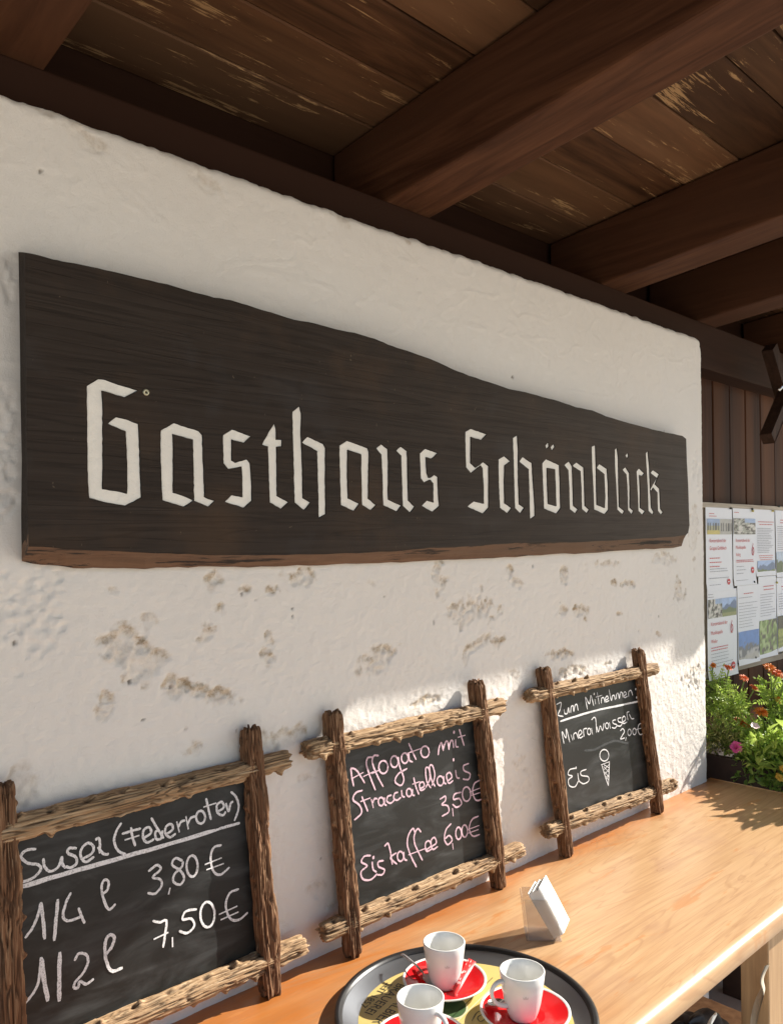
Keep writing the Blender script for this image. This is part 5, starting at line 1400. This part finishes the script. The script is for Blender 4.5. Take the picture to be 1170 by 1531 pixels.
foliage('sprigs', [(P(1075, 1088, 2.68), (.05, .06, .06), 1.0)], MAT['leaf_bright'], m2_, 3, 40, .028, .008, True)
m3_ = thing('petunia_plant', 'leafy petunia with one pink bloom above the dark planter', 'plant', base_at(1106, 2.70), GR)
foliage('foliage', [(P(1110, 1118, 2.70), (.05, .05, .045), 1.0), (P(1126, 1102, 2.72), (.06, .05, .045), .8)], MAT['leaf_bright'], m3_, 4, 150, .030, .013)
def trumpet(p, face, R, mat, parent):
    face = face.normalized(); a_ = face.cross(Vector((0, 0, 1))).normalized(); b_ = face.cross(a_); V, Fc = [], []; n = 30
    for i, (rr, zz) in enumerate(((.08, -.9), (.2, -.5), (.55, -.08), (1.0, .05))):
        for k in range(n):
            t_ = 2 * math.pi * k / n; q = rr * (1 + .08 * math.cos(5 * t_) * (i == 3)); V.append(p + (a_ * math.cos(t_) + b_ * math.sin(t_)) * R * q + face * R * (zz + (.08 * math.cos(10 * t_) if i == 3 else 0)))
    for i in range(3):
        for k in range(n): l = (k + 1) % n; Fc.append((i * n + k, i * n + l, (i + 1) * n + l, (i + 1) * n + k))
    return mk('flower_head', V, Fc, mat, parent, smooth=True)
q = P(1100, 1117, 2.62); trumpet(q, camv(q) + Vector((0, 0, .25)), .019, MAT['pink'], m3_)
q2 = P(1128, 1085, 2.66); trumpet(q2, Vector((-.3, -.4, .8)), .014, MAT['packet_white'], m3_)
m4_ = thing('marigold_plant', 'marigold with two broad flat orange blooms in the middle of the planter', 'plant', base_at(1122, 2.82), GR)
foliage('foliage', [(P(1118, 1100, 2.80), (.05, .06, .04), 1), (P(1140, 1108, 2.78), (.07, .06, .045), 1)], MAT['leaf_bright'], m4_, 5, 62, .042, .013, True)
for (px, py, R_, mm_) in ((1110, 1080, .026, 'orange'), (1137, 1064, .024, 'orange'), (1124, 1086, .016, 'orange'), (1103, 1076, .014, 'redorange')):
    q = P(px, py, 2.76); marigold_head(q, R_, MAT[mm_], m4_, Vector((-.25, -.45, .9)), px + 5); stem(P(px + 3, py + 45, 2.78), q, m4_)
m5_ = thing('marigold_plant', 'taller marigold at the right picture edge with orange and red double bloom', 'plant', base_at(1166, 2.88), GR)
foliage('foliage', [(P(1160, 1034, 2.86), (.045, .05, .05), .8), (P(1172, 1062, 2.86), (.05, .06, .06), .8), (P(1164, 1090, 2.84), (.06, .05, .04), .6)], MAT['leaf_bright'], m5_, 6, 62, .040, .013, True)
for (px, py, R_, mm_) in ((1150, 998, .021, 'orange'), (1160, 1006, .020, 'redorange'), (1166, 1047, .017, 'orange'), (1172, 1012, .017, 'orange')):
    q = P(px, py, 2.84); marigold_head(q, R_, MAT[mm_], m5_, Vector((-.3, -.5, .8)), px + 9); stem(P(px + 2, py + 60, 2.85), q, m5_)
m6_ = thing('leafy_bush', 'dense leafy bush hanging over the far right end of the table', 'bush', (2.74, 1.04, .30), GR)
foliage('foliage', [(P(1122, 1152, 2.66), (.055, .05, .05), 1.0), (P(1150, 1150, 2.66), (.06, .07, .055), 1.2), (P(1148, 1124, 2.70), (.07, .07, .05), .9), (P(1168, 1165, 2.63), (.045, .06, .05), .6), (P(1195, 1150, 2.68), (.08, .11, .08), 1.2), (P(1110, 1160, 2.68), (.03, .03, .03), .3)], MAT['leaf_dark'], m6_, 7, 250, .028, .013)
foliage('tall_leaves', [((2.76, .80, TZ + .17), (.11, .09, .13), 1.3), ((2.69, .97, TZ + .13), (.06, .07, .09), 1.1), ((2.70, .92, TZ + .07), (.06, .08, .07), .7), ((2.90, .78, TZ + .30), (.12, .09, .10), .8)], MAT['leaf_bright'], m6_, 18, 85, .062, .030)
foliage('large_leaves', [(P(1150, 1130, 2.66), (.07, .06, .07), 1), (P(1185, 1150, 2.64), (.07, .07, .07), .6)], MAT['leaf_bright'], m6_, 8, 55, .050, .022)
foliage('shoots', [(P(1136, 1128, 2.66), (.08, .06, .07), 1.0), (P(1170, 1120, 2.68), (.08, .07, .07), .8)], MAT['leaf_bright'], m6_, 9, 240, .020, .009)
for (px, py) in ((1164, 1162), (1170, 1150)):
    q = P(px, py, 2.57); marigold_head(q, .013, MAT['yellow'], m6_, Vector((-.3, -.6, .5)), px)
V, Fc = tube_vf([(2.72, 1.04, .3), (2.73, 1.03, .6), (2.70, 1.04, TZ + .02)], [.012, .010, .006], 8); mk('trunk', V, Fc, MAT['stem'], m6_, smooth=True)

# ------------------------------------------------------------------ things under the table edge
jk = thing('padded_jacket', 'dark quilted jacket lying under the front table edge', 'jacket', (1.33, .75, 0))
jc = at_y(1026, 1578, .80)
nU, nV = 48, 32; TH, PH = np.meshgrid(np.linspace(0, 2 * math.pi, nU, endpoint=False), np.linspace(.05, math.pi - .05, nV), indexing='ij')
rr = 1 + .10 * (fbm(np.cos(TH) * 3, np.sin(TH) * 3, PH * 3, 3, 5) - .5) * 2 - .10 * np.abs(np.sin(PH * 6 + np.cos(TH) * 2)) ** 8 * 1.0 - .05 * np.abs(np.sin(TH * 3)) ** 10
Xj = jc.x + rr * np.sin(PH) * np.cos(TH) * .17; Yj = jc.y + rr * np.sin(PH) * np.sin(TH) * .09; Zj = jc.z - .02 + rr * np.cos(PH) * .085
V = np.stack([Xj.ravel(), Yj.ravel(), Zj.ravel()], 1); idx = np.arange(nU * nV).reshape(nU, nV); nx_ = np.roll(idx, -1, 0)
Fq = np.stack([idx[:, :-1].ravel(), nx_[:, :-1].ravel(), nx_[:, 1:].ravel(), idx[:, 1:].ravel()], 1)
mk('quilted_body', V, Fq, MAT['quilt'], jk, smooth=True)
bench = thing('wooden_bench', 'low tan wooden bench standing under the table', 'bench', (1.5, .85, 0))
bevbox('seat', (1.55, .86, jc.z - .125), (.42, 0, 0), (0, .13, 0), (0, 0, .02), MAT['tan_wood'], bench, .004)
for lx in (1.25, 1.85): bevbox('leg', (lx, .86, (jc.z - .146) / 2), (.025, 0, 0), (0, .10, 0), (0, 0, (jc.z - .146) / 2 - .001), MAT['tan_wood'], bench, .003)
def strip(name, label, cat, pts, w, mat, twist=1.5, y=.70):
    Pp = catmull([at_y(px, py, y + k * .006) for k, (px, py) in enumerate(pts)], 6); V, Fc = [], []
    t = thing(name, label, cat, Pp[-1]); n = len(Pp)
    for i, p in enumerate(Pp):
        a_ = twist * i / n; s = Vector((math.cos(a_), math.sin(a_) * .8, .15)); ww = w * (.35 + .65 * math.sin(math.pi * min(1, (i + 1) / n * .9 + .05)))
        V += [p - s * ww, p + s * ww * .1 + Vector((0, -.004, 0)), p + s * ww]
    for i in range(n - 1):
        for q in (0, 1): Fc.append((i * 3 + q, i * 3 + q + 1, i * 3 + q + 4, i * 3 + q + 3))
    k0 = len(V); V += [v + Vector((0, .002, 0)) for v in V[:]]; Fc += [tuple(x + k0 for x in reversed(f)) for f in Fc[:]]
    mk('cloth', V, Fc, mat, t, smooth=True); return t
strip('cloth_strip', 'pale frayed cloth strip hanging twisted beside the table leg', 'cloth', [(1146, 1442), (1138, 1462), (1140, 1480), (1133, 1500), (1128, 1520), (1124, 1545)], .013, MAT['strap'])
strip('crumpled_napkin', 'crumpled white paper sticking up beside the dark jacket', 'napkin', [(1068, 1516), (1064, 1524), (1060, 1532), (1056, 1545)], .012, MAT['napkin'], .8, .72)
